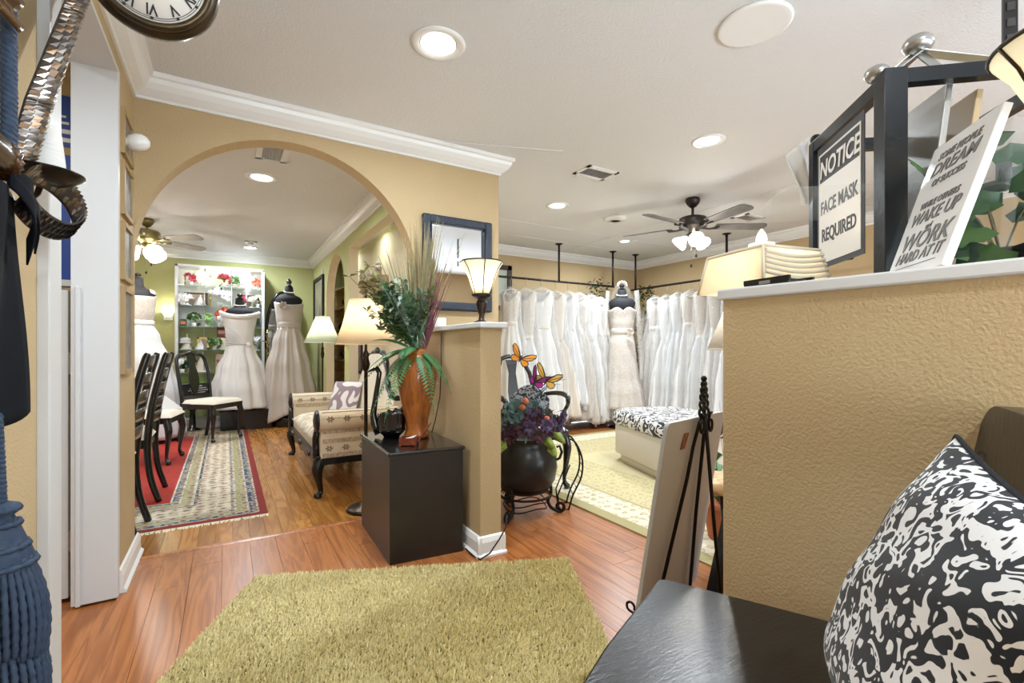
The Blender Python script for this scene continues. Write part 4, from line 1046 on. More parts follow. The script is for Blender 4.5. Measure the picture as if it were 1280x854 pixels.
# ---- sconce light on the back wall
t = thing('wall_sconce','small wall uplight glowing on the green wall behind the lace gown','sconce',(-.68,7.96,1.52))
MB().box((0,.02,0),(.1,.04,.12)).build('back_plate', WHITE2, t)
MB().shell([(.03,-.03),(.075,.05)], (0,-.05,0), n=24).build('shade', PALE, t); point('sconce_bulb',(0,-.06,.06),2.2,(1,.93,.75),.03,t)
# ---- black oval cheval mirror behind the champagne gown
t = thing('oval_mirror','tall black oval standing mirror behind the champagne gown','mirror',(.72,7.86,0),.1)
def oval(r): return [(.0+ .22*r*math.cos(2*PI*i/48), 1.25+.66*r*math.sin(2*PI*i/48)) for i in range(48)]
mb = MB(); mb.tube([(x,0,z) for x,z in oval(1)+oval(1)[:1]],.022,10); mb.build('frame', CHB, t)
MB().prism(oval(.96), lambda a,b,d:(a,d,b),-.004,.004).build('mirror_glass', _M['mirror_silver'], t)
for s in (-1,1):
    MB().tube([(s*.26,0,.05),(s*.26,0,1.3)],.016,10).build('post', CHB, t); MB().tube([(s*.26,-.2,.01),(s*.26,-.08,.07),(s*.26,.08,.07),(s*.26,.12,.01)],.018,8).build('foot', CHB, t)
# ---- pictures and lamps on the right wall
t = thing('framed_picture','tall dark framed picture on the green wall by the back corner','picture',(GX,7.42,1.78))
for y in (-.38,.38): MB().box((-.015,y,0),(.03,.045,.66)).build('frame_side', BLACKM, t)
for z in (-.31,.31): MB().box((-.015,0,z),(.03,.76,.045)).build('frame_rail', BLACKM, t)
MB().box((-.006,0,0),(.006,.74,.6)).build('print', mat('landscape_print',(120,120,104),.5,var=(6,(170,160,130),.9)), t)
t = thing('framed_picture','small dark framed portrait hanging in the beige passage','picture',(1.58,6.7,.98))
for y in (-.14,.14): MB().box((-.012,y,0),(.024,.04,.5)).build('frame_side', BLACKM, t)
for z in (-.23,.23): MB().box((-.012,0,z),(.024,.28,.04)).build('frame_rail', BLACKM, t)
MB().box((-.005,0,0),(.006,.26,.44)).build('print', mat('portrait_print',(150,140,136),.5,var=(9,(80,66,70),.9)), t)
tag(MB().box((GX-.008,7.13,2.14),(.016,.07,.1)).build('thermostat', WHITE, bevel=.004),'small pale thermostat box on the green wall above the framed picture','thermostat')
# ---- carved mantel shelf with figurines in the passage
t = thing('wall_shelf','carved distressed cream mantel shelf on the passage wall','shelf',(1.58,5.85,1.82))
CST = mat('distressed_cream',(206,188,154),.7,bump=(50,.6,.01),var=(18,(140,118,88),.9))
po = [(0,0),(-.06,0),(-.08,.03),(-.12,.05),(-.16,.055),(-.16,.09),(0,.09)]
MB().prism(po, lambda a,b,d:(a,d,b), -.5,.5).build('ledge', CST, t, bevel=.004)
for y in (-.42,0,.42): MB().tube([(-.02,y,-.12),(-.05,y,-.1),(-.03,y,-.05),(-.1,y,0)],[.02,.03,.025,.035],10).build('corbel', CST, t)
MB().box((-.012,0,-.07),(.024,.9,.12)).build('backboard', CST, t)
for i,(y,h,lb) in enumerate(((-.36,.16,'carved cream cherub figurine at the near end of the mantel shelf'),(.0,.12,'low carved scroll ornament in the middle of the mantel shelf'),(.38,.17,'carved grey cherub figurine at the far end of the mantel shelf'))):
    t = thing('figurine', lb, 'figurine', (1.50,5.85+y,1.91))
    mb = MB(); rf = random.Random(i)
    mb.lathe([(.05,0),(.055,.01),(.04,.02),(.035,h*.4),(.045,h*.55),(.03,h*.72),(1e-4,h*.75)], n=14); mb.build('body', mat('grey_cream_stone',(196,184,164),.7,bump=(60,.5,.008),var=(30,(120,110,100),.8)), t)
    MB().sphere((0,0,h*.85),.03,10,8).build('head', _M['grey_cream_stone'], t)
    for s in (-1,1): MB().sphere((0,s*.05,h*.5),.03,8,6,(.5,1.2,1.5)).build('wing', _M['grey_cream_stone'], t)
# tall shelf unit glimpsed through the small arch
t = thing('book_shelf','light wood shelf with dark ornaments seen through the small arch','shelf',(1.50,7.3,0))
SWD = wood('pine_shelf',(206,176,128),(180,146,98),.5,.03,(12,2,12))
for z in (.4,.9,1.3,1.66,1.95): MB().box((0,0,z),(.15,.7,.02)).build('board', SWD, t)
for y in (-.34,.34): MB().box((0,y,1.0),(.15,.02,2.0)).build('side_panel', SWD, t)
for y,z,lb in ((7.15,1.312,'dark bronze urn on the middle board of the passage shelf, nearer the wide opening'),(7.45,1.312,'dark bronze urn on the middle board of the passage shelf, nearer the back wall'),(7.2,1.672,'dark bronze urn on the upper board of the passage shelf'),(7.35,.912,'dark bronze urn on the low board of the passage shelf')):
    t = thing('ornament_urn', lb, 'ornament', (1.49,y,z), 0, 'urns on the passage shelf')
    MB().lathe([(.03,0),(.034,.004),(.018,.014),(.022,.03),(.045,.06),(.05,.09),(.03,.125),(.034,.14),(1e-4,.138)], n=16).build('body', BRONZE, t)
# ---- glass display shelf unit
SX, SY = -.06, 7.83
t = thing('display_cabinet','tall white framed display unit with glass shelves on the green wall','display shelf',(SX,SY,0))
for x in (-.51,.51): MB().box((x,0,1.1),(.035,.32,2.2)).build('side_panel', WHITE, t, bevel=.003)
MB().box((0,0,2.185),(1.05,.32,.03)).build('top_panel', WHITE, t); MB().box((0,0,.06),(1.0,.32,.12)).build('plinth', WHITE, t)
MB().box((0,.15,1.78),(1.0,.012,.8)).build('back_panel', mat('pale_back',(226,230,224),.4), t)
SZ = [.45,.75,1.06,1.37,1.66,1.93]
for z in SZ: MB().box((0,0,z-.006),(.985,.30,.012)).build('glass_shelf', SHELFG, t)
for x in (-.2,.12,.3): MB().tube([(x,-.12,.45),(x,-.12,2.17)],.006,6).build('upright_rod', SILVER, t)
for x in (-.2,.05,.3):
    MB().lathe([(.03,0),(.03,.01),(1e-4,.012)],(x,-.02,2.155),n=16).build('puck_light', GLASSW, t)
    point('cabinet_light',(x,-.04,2.13),1.1,(1,.95,.85),.03,t)
# objects on the shelves, all one by one
rs = random.Random(21)
CER = mat('white_ceramic',(240,238,234),.25); PINK = mat('rose_silk',(196,70,92),.7); CORAL = mat('coral_silk',(222,110,84),.7); CRM = mat('cream_silk',(244,240,214),.7); GOLD = mat('gold_metal',(200,168,96),.25,metal=.9)
def bouquet(x,z,m_,lb,r=.09,n=14,y=0):
    t = thing('silk_bouquet', lb, 'flowers', (SX+x,SY-.03+y,z))
    MB().lathe([(.025,0),(.03,.004),(.026,.03),(.034,.05),(1e-4,.045)],n=14).build('holder', CER, t)
    lf = MB()
    for i in range(n):
        d = Vector((rs.gauss(0,1),rs.gauss(-.3,.8),rs.gauss(.5,.7))).normalized(); c = Vector((0,0,.05+r*.7))+d*r*.95
        if i%4 == 3:
            s = d.cross(Vector((.2,.1,1))).normalized()*.014; lf.add([c,c+d*.03-s,c+d*.06,c+d*.03+s],[(0,1,2,3)])
        else: flower_mesh(MB(),c,.044,2,d).build('bloom', m_, t)
    lf.build('leaves', LEAF, t)
def cake_stand(x,z,lb,m_=CER):
    t = thing('cake_stand', lb, 'cake stand', (SX+x,SY-.02,z))
    MB().lathe([(.055,0),(.058,.006),(.02,.02),(.014,.06),(.03,.085),(.085,.09),(.09,.1),(1e-4,.1)],n=28).build('stand', m_, t)
    MB().lathe([(.06,.1),(.062,.13),(.055,.15),(.03,.16),(1e-4,.165)],n=24).build('favor', TULLE, t)
def frame(x,z,lb,wd=.2,h=.17,m_=None):
    t = thing('framed_photo', lb, 'picture', (SX+x,SY+.07,z)); m_ = m_ or mat('walnut_frame',(110,78,52),.5)
    for s in (-1,1): MB().box((s*(wd/2-.012),0,h/2),(.024,.018,h)).build('frame_side', m_, t)
    for zz in (.012,h-.012): MB().box((0,0,zz),(wd,.018,.024)).build('frame_rail', m_, t)
    MB().box((0,.003,h/2),(wd-.03,.006,h-.03)).build('print', mat('cream_print',(214,196,172),.6,var=(20,(180,150,130),.7)), t)
def candle(x,z,lb,h=.18,m_=GOLD):
    t = thing('candlestick', lb, 'candlestick', (SX+x,SY-.02,z))
    MB().lathe([(.03,0),(.032,.006),(.012,.015),(.008,h*.4),(.014,h*.5),(.008,h*.6),(.012,h*.8),(.022,h*.85),(1e-4,h*.86)],n=16).build('stem', m_, t); MB().lathe([(.009,h*.86),(.009,h*1.15),(1e-4,h*1.16)],n=10).build('candle', CRM, t)
def cone(x,z,lb,h=.17,r=.08,m_=TULLE):
    t = thing('lace_topper', lb, 'ornament', (SX+x,SY-.03,z))
    MB().lathe([(r,0),(r*1.02,.01),(r*.6,h*.45),(r*.25,h*.8),(1e-4,h)],n=20,flute=.06,fn=9).build('cone', m_, t); MB().sphere((0,0,h),.012,8,6).build('bead', PEARL, t)
def boxy(x,z,lb,wd,h,m_,m2):
    t = thing('gift_box', lb, 'box', (SX+x,SY-.02,z)); MB().box((0,0,h/2),(wd,.1,h)).build('carton', m_, t, bevel=.003); MB().box((0,-.052,h*.5),(wd*.7,.004,h*.35)).build('front_label', m2, t)
z5,z4,z3,z2,z1 = 1.93,1.66,1.37,1.06,.75
candle(-.42,z5,'gold candlestick at the end of the top glass shelf',.17)
bouquet(-.36,z5,PINK,'small rose pink bouquet beside the gold candlestick',.05,8,-.08)
bouquet(-.22,z5,CRM,'large cream silk bouquet on the top glass shelf',.10,18)
cake_stand(.03,z5+.03,'gold rimmed cake stand raised on the top shelf',GOLD)
bouquet(.03,z5,PINK,'rose pink bouquet before the gold cake stand',.06,10,-.09)
bouquet(.16,z5,LEAF,'small green leaf posy on the top glass shelf',.05,8,-.05)
bouquet(.29,z5,mat('white_silk',(246,244,244),.7),'large white speckled bouquet on the top glass shelf',.095,18)
bouquet(.42,z5,CORAL,'pale coral posy at the end of the top glass shelf',.045,8)
frame(-.30,z4,'walnut frame with cream print behind the white ceramics',.27,.19)
cake_stand(-.40,z4,'white lace cake stand before the walnut frame')
cone(-.25,z4,'white lace cone on the second glass shelf',.14,.07)
bouquet(-.02,z4,_M['white_silk'],'very large white bouquet on the second glass shelf',.12,22,-.05)
frame(.36,z4,'dark frame behind the dress form finial',.24,.19,mat('dark_walnut',(74,54,42),.5))
cake_stand(.38,z4,'white cake stand before the dark frame')
boxy(-.44,z3,'green topped red trinket box on the third glass shelf',.07,.1,mat('dark_green_box',(58,70,36),.6),CORAL)
bouquet(-.32,z3,LEAF,'green and white garland posy on the third glass shelf',.07,12,-.04)
cake_stand(-.22,z3,'pedestal dish on the third glass shelf')
bouquet(-.17,z3,mat('mint_leaf',(150,190,120),.6),'pale green posy before the pedestal dish',.06,10,-.08)
bouquet(.03,z3+.05,CORAL,'coral wreath bouquet above the gown shoulder',.09,14,-.04)
bouquet(-.02,z3-.0,_M['white_silk'],'white garland lying on the third glass shelf',.05,10,-.1)
boxy(.43,z3,'dark green lantern box behind the gown shoulder',.08,.14,mat('dark_green_box',(58,70,36),.6),BLACKM)
frame(-.22,z2,'small gold frame on the fourth glass shelf',.14,.17,GOLD)
cone(-.40,z2,'ivory lace cone on the fourth glass shelf',.2,.06,IVORY)
cake_stand(-.42,z2-.0,'white tray stand at the end of the fourth glass shelf')
cone(-.24,z2,'white lace bell on the fourth glass shelf',.13,.07)
boxy(.0,z2+.17,'maroon gift box stacked above a cream dish',.11,.15,mat('maroon_box',(110,44,40),.6),mat('box_label',(190,150,130),.6))
boxy(.0,z2,'cream gift box under the maroon gift box',.12,.16,mat('cream_box',(228,216,196),.6),CRM)
boxy(.0,z1,'brown brick patterned gift box on the fifth glass shelf',.14,.24,mat('brick_box',(140,80,62),.7,var=(30,(210,190,170),.8)),mat('box_label2',(120,60,50),.6))
cone(-.22,z1,'tall ivory lace cone on the fifth glass shelf',.27,.1,IVORY)
bouquet(-.36,z1,LEAF2,'dark green posy on the fifth glass shelf',.07,12)
cake_stand(-.32,z1-.3,'white covered dish on the lowest glass shelf'); cone(-.12,z1-.3,'silver white tulle bow on the lowest glass shelf',.16,.1)
bouquet(.42,z2,_M['white_silk'],'white silk posy behind the gown waist',.08,12)
bouquet(.40,z1,LEAF,'leafy posy behind the gown skirt',.07,10)
candle(.47,z3-.0,'silver candlestick at the frame end of the third glass shelf',.17,SILVER)
bouquet(.22,z4,PINK,'rose pink posy beside the dark frame',.06,10,-.06)
bouquet(.44,z4,CRM,'cream posy at the frame end of the second glass shelf',.06,10,-.05)
candle(-.13,z4,'gold candlestick beside the very large white bouquet',.2)
bouquet(-.44,z4,_M['white_silk'],'white posy at the wall end of the second glass shelf',.05,10,-.1)
bouquet(-.08,z2,LEAF,'green posy beside the cream gift box',.06,10,-.08)
bouquet(-.45,z1,_M['white_silk'],'white posy on the fifth glass shelf',.07,12,-.06)
cone(.1,z3,'ivory lace cone on the third glass shelf',.15,.06,IVORY)
frame(.22,z5,'silver frame standing on the top glass shelf',.13,.16,SILVER)
# ---- spider plant by the display unit
t = thing('spider_plant','green spider plant in a white pot before the display unit','plant',(-.38,7.46,.0))
MB().lathe([(.06,0),(.09,.02),(.11,.16),(.12,.3),(.11,.31),(.1,.29),(1e-4,.27)],(0,0,.3),n=24).build('pot', CER, t)
MB().lathe([(.1,0),(.1,.02),(.04,.04),(.03,.26),(.08,.3),(1e-4,.3)],n=20).build('pot_stand', CHB, t)
for i in range(26):
    a = rs.random()*2*PI; mb = MB(); blade([p+Vector((0,0,.58)) for p in arc((math.cos(a),math.sin(a),rs.uniform(.5,2)),rs.uniform(.2,.32),rs.uniform(.05,.2),8)],.012,mb); mb.build('leaf', mat('spider_green',(110,150,66),.5,rnd=.3), t)
# gold leaf stand beside champagne gown
t = thing('leaf_stand','thin gold leaf wire stand between the two gowns','ornament',(.5,7.66,0))
MB().tube([(0,0,0),(0,0,1.35)],.006,6).build('stem', GOLD, t)
for i in range(9):
    a = i*2.4; mb = MB(); blade([p+Vector((0,0,1.0+.04*i)) for p in arc((math.cos(a),math.sin(a),.5),.1,.02,4)],.012,mb); mb.build('leaf', GOLD, t)

# ================================================================== GOWN ROOM
# ---- rug
t = thing('area_rug','faded olive and cream floral area rug under the ottoman','rug',(3.26,3.0,0), 0)
hx,hy = 1.24,1.62
MB().box((0,0,.006),(hx*2,hy*2,.01)).build('pile', rug_mat('floral_rug',hx,hy,[(0,(168,156,112)),(.09,(222,212,186)),(.34,(172,158,118)),(.37,(196,184,140)),(.9,(204,192,152))],((210,200,164),(184,166,130),(160,148,108)),None,None,13), t)
# ---- ottoman
OD = math.radians(-17)
t = thing('ottoman','pale upholstered ottoman with a black and white damask padded top','ottoman',(3.38,2.86,.011), OD)
def rrect(hx,hy,r,n=8):
    o = []
    for cx,cy_,a0 in ((hx-r,hy-r,0),(-hx+r,hy-r,PI/2),(-hx+r,-hy+r,PI),(hx-r,-hy+r,1.5*PI)):
        for i in range(n+1):
            a = a0+PI/2*i/n; o.append((cx+r*math.cos(a),cy_+r*math.sin(a)))
    return o
OB = mat('pale_linen',(214,206,196),.85,bump=(60,.25,.006))
MB().prism(rrect(.33,.50,.2), lambda a,b,d:(a,b,d),0,.09,True).build('plinth', OB, t)
MB().prism(rrect(.37,.55,.22), lambda a,b,d:(a,b,d),.085,.37,True).build('body', OB, t, bevel=.01)
mb = MB(); ol = rrect(.385,.565,.23,10); k = len(ol)
levels = [(0.985,.355),(1.0,.37),(1.01,.40),(1.0,.44),(.97,.47),(.88,.485),(.6,.492),(.02,.494)]
vs = [(x*s,y*s,z) for s,z in levels for x,y in ol]
mb.add(vs,[(i*k+j,i*k+(j+1)%k,(i+1)*k+(j+1)%k,(i+1)*k+j) for i in range(len(levels)-1) for j in range(k)],True)
DAM = scroll('damask_print',(24,26,34),(226,224,222),9,2.4,.55,.85,6)
mb.build('padded_top', DAM, t)
# ---- rods
def rod(label, pts, drops):
    t = thing('garment_rod', label, 'clothes rail', (0,0,0))
    MB().tube(pts,.014,12).build('rail', DARKROD, t)
    for x,y in drops:
        d = MB().tube([(x,y,1.94),(x,y,CH)],.014,12).build('hanger_pole', DARKROD, t)
        MB().lathe([(.05,0),(.05,-.008),(.02,-.014),(.018,-.03),(1e-4,-.03)],(x,y,CH),n=20).build('ceiling_flange', DARKROD, d)
    return t
rod('dark metal garment rail along the back wall',[(1.8,5.0,1.945),(4.68,5.0,1.945)],[(3.72,5.0),(4.66,5.0)])
rod('dark metal garment rail along the side wall',[(5.1,5.08,1.93),(5.1,2.2,1.93)],[(5.1,5.0),(5.1,3.53)])
# ---- hanging gowns
PLAST = mat('plastic_cover',(236,235,233),.12,alpha=.26,bump=(9,1.0,.05),spec=1.0)
def hang_gown(label, loc, rz, top, hem, wb, wh, m_, seed, cover=True, group=None):
    t = thing('hanging_gown', label, 'gown', loc, rz, group)
    zr = loc[2]
    L_ = zr-hem; 
    # local z=0 at the rail
    hk = MB().tube([(0,.0,.012),(.012,0,.02),(.018,0,.008),(.012,0,-.012),(0,0,-.02),(0,0,top-zr)],.0025,6).build('hanger_hook', SILVER, t)
    MB().tube([(-wb*.9,0,top-zr-.05),(-wb*.4,0,top-zr-.012),(0,0,top-zr),(wb*.4,0,top-zr-.012),(wb*.9,0,top-zr-.05)],.007,8).build('hanger', WHITE2, t)
    zt = top-zr-.02; zb = hem-zr; H_ = zt-zb
    wb *= .86; wz = zb+(.62+.14*((seed*37)%11)/10)*H_
    tab = [(zb,wh,1.0),(zb+.3*H_,wh*.80,.95),(zb+.52*H_,wh*.58,.75),(wz,wb*(.72+.02*(seed%5)),.3),(zb+.84*H_,wb*.92,.14),(zb+.93*H_,wb*1.02,.06),(zt,wb*.86,.02)]
    rs = random.Random(seed)
    base = ring_surface(tab,1,1,zb,wz+.01,rs.choice((6,7,8)),.065,seed,.36)
    def fn(u,v):
        p = base(u,v); a = 2*PI*u
        return (p[0]+.03*math.sin(seed)*(1-v),p[1],p[2]+ (.05*math.sin(2*a+seed)+.03*math.sin(7*a))*(1-v)**4)
    MB().grid(fn,72,26,True).build('skirt', m_, t, thick=.003)
    bod = ring_surface(tab,1,1,wz-.01,zt-.03,5,.02,seed+7,.42); dip = rs.uniform(.04,.13)
    def fb(u,v):
        p = bod(u,v); a = 2*PI*u; fr = max(0,-math.sin(a))**2
        return (p[0],p[1],p[2]-dip*fr*v**3+.02*abs(math.cos(a))*v)
    MB().grid(fb,56,14,True).build('bodice', rs.choice((m_,LACE,LACE)), t, thick=.003)
    for s_ in (-1,1): MB().tube([(s_*wb*.55,-.03,zt-.06),(s_*wb*.6,0,zt-.005),(s_*wb*.55,.03,zt-.06)],.008,6).build('strap', m_, t)
    if rs.random() < .6: MB().lathe([(wb*.73,wz-.02),(wb*.78,wz-.012),(wb*.78,wz+.02),(wb*.74,wz+.028)],n=32,sy=.55).build('sash', IVORY, t)
    if cover:
        rs2 = random.Random(seed+99); zb2 = zb - rs2.uniform(-.1,.10)
        zb2 = max(zb2, .03-zr)
        tab2 = [(zb2,wh*.98,1.2),(zb+.3*H_,wh*.95,1.1),(zb+.6*H_,wh*.8,.9),(zb+.8*H_,wb*1.12,.6),(zt-.04,wb*1.12,.3),(zt+.02,wb*.8,.1),(zt+.05,.03,0)]
        MB().grid(ring_surface(tab2,1,1,zb2,zt+.05,rs2.choice((7,9)),.045,seed+50,.40),56,20,True).build('plastic_cover', PLAST, t)
    return t
GL = 'gowns on the back wall rail'; GR = 'gowns on the side wall rail'
LG = [(2.98,1.80,.10,.15,.27,SATIN,'white satin gown in plastic at the half wall end of the back rail'),
      (3.20,1.81,.06,.16,.26,TULLE,'white tulle gown second along the back rail'),
      (3.43,1.83,.12,.18,.29,SATIN,'bright white broad shouldered gown in plastic on the back rail'),
      (3.66,1.80,.18,.16,.27,IVORY,'ivory satin gown with a flaring skirt under the rail pole'),
      (3.86,1.81,.32,.15,.24,TULLE,'shorter white tulle gown past the rail pole'),
      (4.05,1.80,.10,.15,.26,LACE,'long ivory lace gown in plastic on the back rail'),
      (4.24,1.79,.14,.15,.25,SATIN,'white satin gown nearly last on the back rail'),
      (4.42,1.76,.16,.13,.22,LACE,'narrow lace gown in loose plastic beside the mannequin corner')]
for i,(x,tp,hm,wb,wh,m_,lb) in enumerate(LG): hang_gown(lb,(x,5.0,1.93),math.radians(-64+(i%3)*6),tp,hm,wb,wh,m_,30+i,True,GL)
BLUEW = mat('cool_white_satin',(216,218,222),.5,bump=(25,.15,.02))
RG = [(4.62,1.78,.14,.14,.26,LACE,'lace gown in plastic first past the mannequin on the side rail'),
      (4.42,1.78,.12,.15,.27,SATIN,'white v neck gown second on the side rail'),
      (4.22,1.80,.10,.16,.27,BLUEW,'cool white satin gown in the middle of the side rail'),
      (4.03,1.80,.10,.16,.28,TULLE,'white tulle gown with full skirt on the side rail'),
      (3.84,1.80,.12,.16,.27,BLUEW,'cool white gown with beaded straps on the side rail'),
      (3.66,1.81,.10,.15,.27,SATIN,'white satin gown in plastic beside the rail pole'),
      (3.44,1.81,.10,.16,.28,TULLE,'white tulle gown behind the white lamp shade'),
      (3.24,1.81,.10,.16,.28,BLUEW,'cool white gown farthest along the side rail')]
for i,(y,tp,hm,wb,wh,m_,lb) in enumerate(RG): hang_gown(lb,(5.1,y,1.917),math.radians(-20+(i%3)*6),tp,hm,wb,wh,m_,60+i,True,GR)
# ---- mannequin in lace gown with veil
MQ = (4.62,4.78)
f = dress_form('black dress form wearing the fitted lace gown and veil in the room corner',(*MQ,0),math.radians(-38),1.74,1.96,0,wide=.2)
g = thing('wedding_gown','ivory fitted lace mermaid gown with sweetheart neck on the corner form','gown',(*MQ,0),math.radians(-38))
tab = [(.27,.30,1.0),(.45,.27,.8),(.7,.215,.4),(.95,.19,.12),(1.1,.175,.05),(1.3,.145,.02),(1.45,.165,.01),(1.62,.195,.01)]
mb = MB(); mb.grid(ring_surface(tab,1,1,.27,1.32,12,.022,3,.74),96,30,True); mb.build('skirt', LACE, g, thick=.003)
def sweet(u,v):
    p = ring_surface(tab,1,1,1.30,1.60,8,.002,3,.76)(u,v); a = 2*PI*u
    fr = max(0,-math.sin(a)); x = math.cos(a)
    return (p[0],p[1],p[2]+ v*fr*.05*(math.sin(abs(x)*3.6)-.4))
mb = MB(); mb.grid(sweet,72,16,True); mb.build('bodice', LACE, g, thick=.003)
MB().lathe([(.147,1.27),(.153,1.28),(.155,1.33),(.15,1.345)],n=40,sy=.78).build('sash', IVORY, g)
for dx,dz in ((.08,.0),(.105,.02),(.075,.035)): flower_mesh(MB(),(dx,-.135,1.27+dz),.04).build('sash_flower', IVORY, g)
VEIL = mat('veil_tulle',(238,234,228),.6,alpha=.22)
t = thing('bridal_veil','sheer long white veil with a headpiece on the corner dress form','veil',(*MQ,0),math.radians(-38))
def veil(u,v):
    a = PI*.08 + (PI*.84)*u; z = 1.97-1.4*v; r = .06+.22*min(1,v*3.2)+.08*v + .02*math.sin(16*u+2*v)*min(1,v*3)
    return (r*math.cos(a)*1.1, r*math.sin(a)*.8+.0, z)
MB().grid(veil,48,26).build('tulle', VEIL, t)
for s in (-1,1):
    MB().grid(lambda u,v:(s*(.19+.07*v+.03*math.sin(7*u+3*v)) , -.10+.16*u, 1.86-1.2*v),10,22).build('tulle_side', VEIL, t)
mb = MB()
for i in range(9): mb.sphere((.06*math.cos(PI+PI*i/8)*-1,-.03,1.93+.05*math.sin(PI*i/8)),.014,8,6)
mb.build('headpiece', PEARL, t)
necklace(f,1.82,.068)
# ---- ficus trees in the corner behind the gowns
def ficus(x,y,h,label,seed,spread):
    t = thing('ficus_tree', label, 'plant', (x,y,0)); rs = random.Random(seed)
    MB().lathe([(.11,0),(.12,.02),(.14,.22),(.15,.25),(.13,.24),(1e-4,.22)],n=20).build('pot', BLACKM, t)
    MB().tube([(0,0,.2),(.02,.01,.7),(-.01,.02,1.1),(.02,0,h*.8)],[.018,.015,.012,.006],8).build('trunk', mat('bark',(92,74,56),.8), t)
    mb = MB()
    for i in range(420):
        z = rs.uniform(.75,h); r = spread*(.35+.65*math.sin(PI*min(1,(z-.6)/(h-.5)))); a = rs.random()*2*PI; q = math.sqrt(rs.random())*r
        p = Vector((q*math.cos(a),q*math.sin(a)*.7,z)); d = Vector((math.cos(a)+rs.gauss(0,.5),math.sin(a)+rs.gauss(0,.5),rs.gauss(-.3,.5))).normalized()*.07
        s = d.cross(Vector((.1,.2,1))).normalized()*.017; mb.add([p,p+d*.5-s+Vector((0,0,.006)),p+d,p+d*.5+s+Vector((0,0,.006))],[(0,1,2,3)])
    o = mb.build('foliage', LEAF2, t); o['kind'] = 'stuff'
    return t
ficus(4.55,5.2,2.08,'leafy ficus behind the back rail gowns',5,.24)
ficus(5.25,4.98,2.0,'dark leafy ficus to the wall side of the corner form',6,.24)
# ---- framed picture on gown room back wall behind the lamp
t = thing('framed_picture','dark framed picture on the back wall beyond the uplight lamp','picture',(3.05,5.5,1.88))
for x in (-.2,.2): MB().box((x,-.02,0),(.06,.04,.6)).build('frame_side', mat('dark_red_frame',(66,44,38),.4), t)
for z in (-.27,.27): MB().box((0,-.02,z),(.46,.04,.06)).build('frame_rail', _M['dark_red_frame'], t)
MB().box((0,-.01,0),(.36,.006,.5)).build('print', mat('pale_print',(190,200,190),.3), t)
# ---- black urn planter on iron stand with flowers
PC = Vector((1.66,2.60,0))
t = thing('plant_stand','wrought iron plant stand with scroll feet beside the half wall','plant stand',PC)
MB().tube([(.165*math.cos(2*PI*i/40),.165*math.sin(2*PI*i/40),.125) for i in range(41)],.008,8).build('ring', IRON, t)
for k in range(3):
    a = math.radians(-31)+2*PI*k/3 + .0; u = Vector((math.cos(a),math.sin(a),0))
    pts = [u*.165+Vector((0,0,.20)), u*.17+Vector((0,0,.13)), u*.15+Vector((0,0,.08)), u*.17+Vector((0,0,.035)), u*.215+Vector((0,0,.012))]
    for i in range(14):
        an = -PI/2 + i*.52; r = .034*(1-i/18); pts.append(u*(.225+r*math.cos(an))+Vector((0,0,.042+r*math.sin(an)*1.0)))
    MB().wire(pts,.008,8,3,flat=1.4).build('leg', IRON, t)
for z in (.05,.085): MB().tube([(.14*math.cos(2*PI*i/32),.14*math.sin(2*PI*i/32),z+.012*math.sin(3*2*PI*i/32)) for i in range(33)],.004,6).build('brace_ring', IRON, t)
t = thing('urn_planter','big round black metal urn with side handles on the iron stand','planter',PC+Vector((0,0,.135)))
UB = mat('black_urn',(26,25,26),.3,metal=.4,var=(6,(44,42,40),.6))
MB().lathe([(.10,0),(.15,.02),(.195,.09),(.21,.17),(.2,.25),(.17,.31),(.15,.335),(.165,.35),(.17,.365),(.155,.365),(.14,.33),(1e-4,.30)],n=44).build('bowl', UB, t)
for s in (-1,1):
    u = R_*s; c = u*.205+Vector((0,0,.24))
    MB().tube([c+Vector((0,0,.05)),c+u*.02+Vector((0,0,.06)),c+u*.035+Vector((0,0,.02)),c+u*.02+Vector((0,0,-.02)),c+Vector((0,0,-.03))],.009,8).build('handle', UB, t)
FT = PC+Vector((0,0,.50))
arr2 = thing('flower_arrangement','purple rose and succulent arrangement filling the black urn','flowers',FT)
rs = random.Random(17)
PUR = mat('plum_rose',(66,38,52),.7,rnd=.3,var=(30,(104,62,80),.8)); LAV = mat('lavender_silk',(98,80,112),.7,rnd=.2); SUC = mat('blue_succulent',(112,138,138),.6,rnd=.2,var=(30,(84,112,108),.8)); ORG = mat('rust_bud',(196,104,66),.7); LIME = mat('lime_leaf',(150,160,66),.6,rnd=.15,var=(20,(100,120,50),.8))
C_ = -F_
for i in range(50):
    a = rs.uniform(PI*.9,PI*2.1); el = rs.uniform(-.15,.9); d = (R_*math.cos(a)*1.2+F_*math.sin(a)*.8+Vector((0,0,el))).normalized(); c = d*rs.uniform(.15,.2)+Vector((0,0,.04))+R_*.02
    flower_mesh(MB(),c,.048 if i%3 else .038,4,(d+C_*.5).normalized()).build('rose', PUR if i%4 else LAV, arr2)
for dx,dz,rr_ in ((-.06,.17,.085),(-.10,.09,.07),(.05,.20,.05),(.09,.15,.04)):
    c = R_*dx+C_*.11+Vector((0,0,dz)); flower_mesh(MB(),c,rr_,6,(C_+Vector((0,0,.5))).normalized()).build('succulent', SUC, arr2)
for dx,dz in ((.0,.24),(.15,.1),(-.02,.2),(.13,.13)): MB().sphere(R_*dx+C_*.14+Vector((0,0,dz)),.02,10,8).build('rust_bud', ORG, arr2)
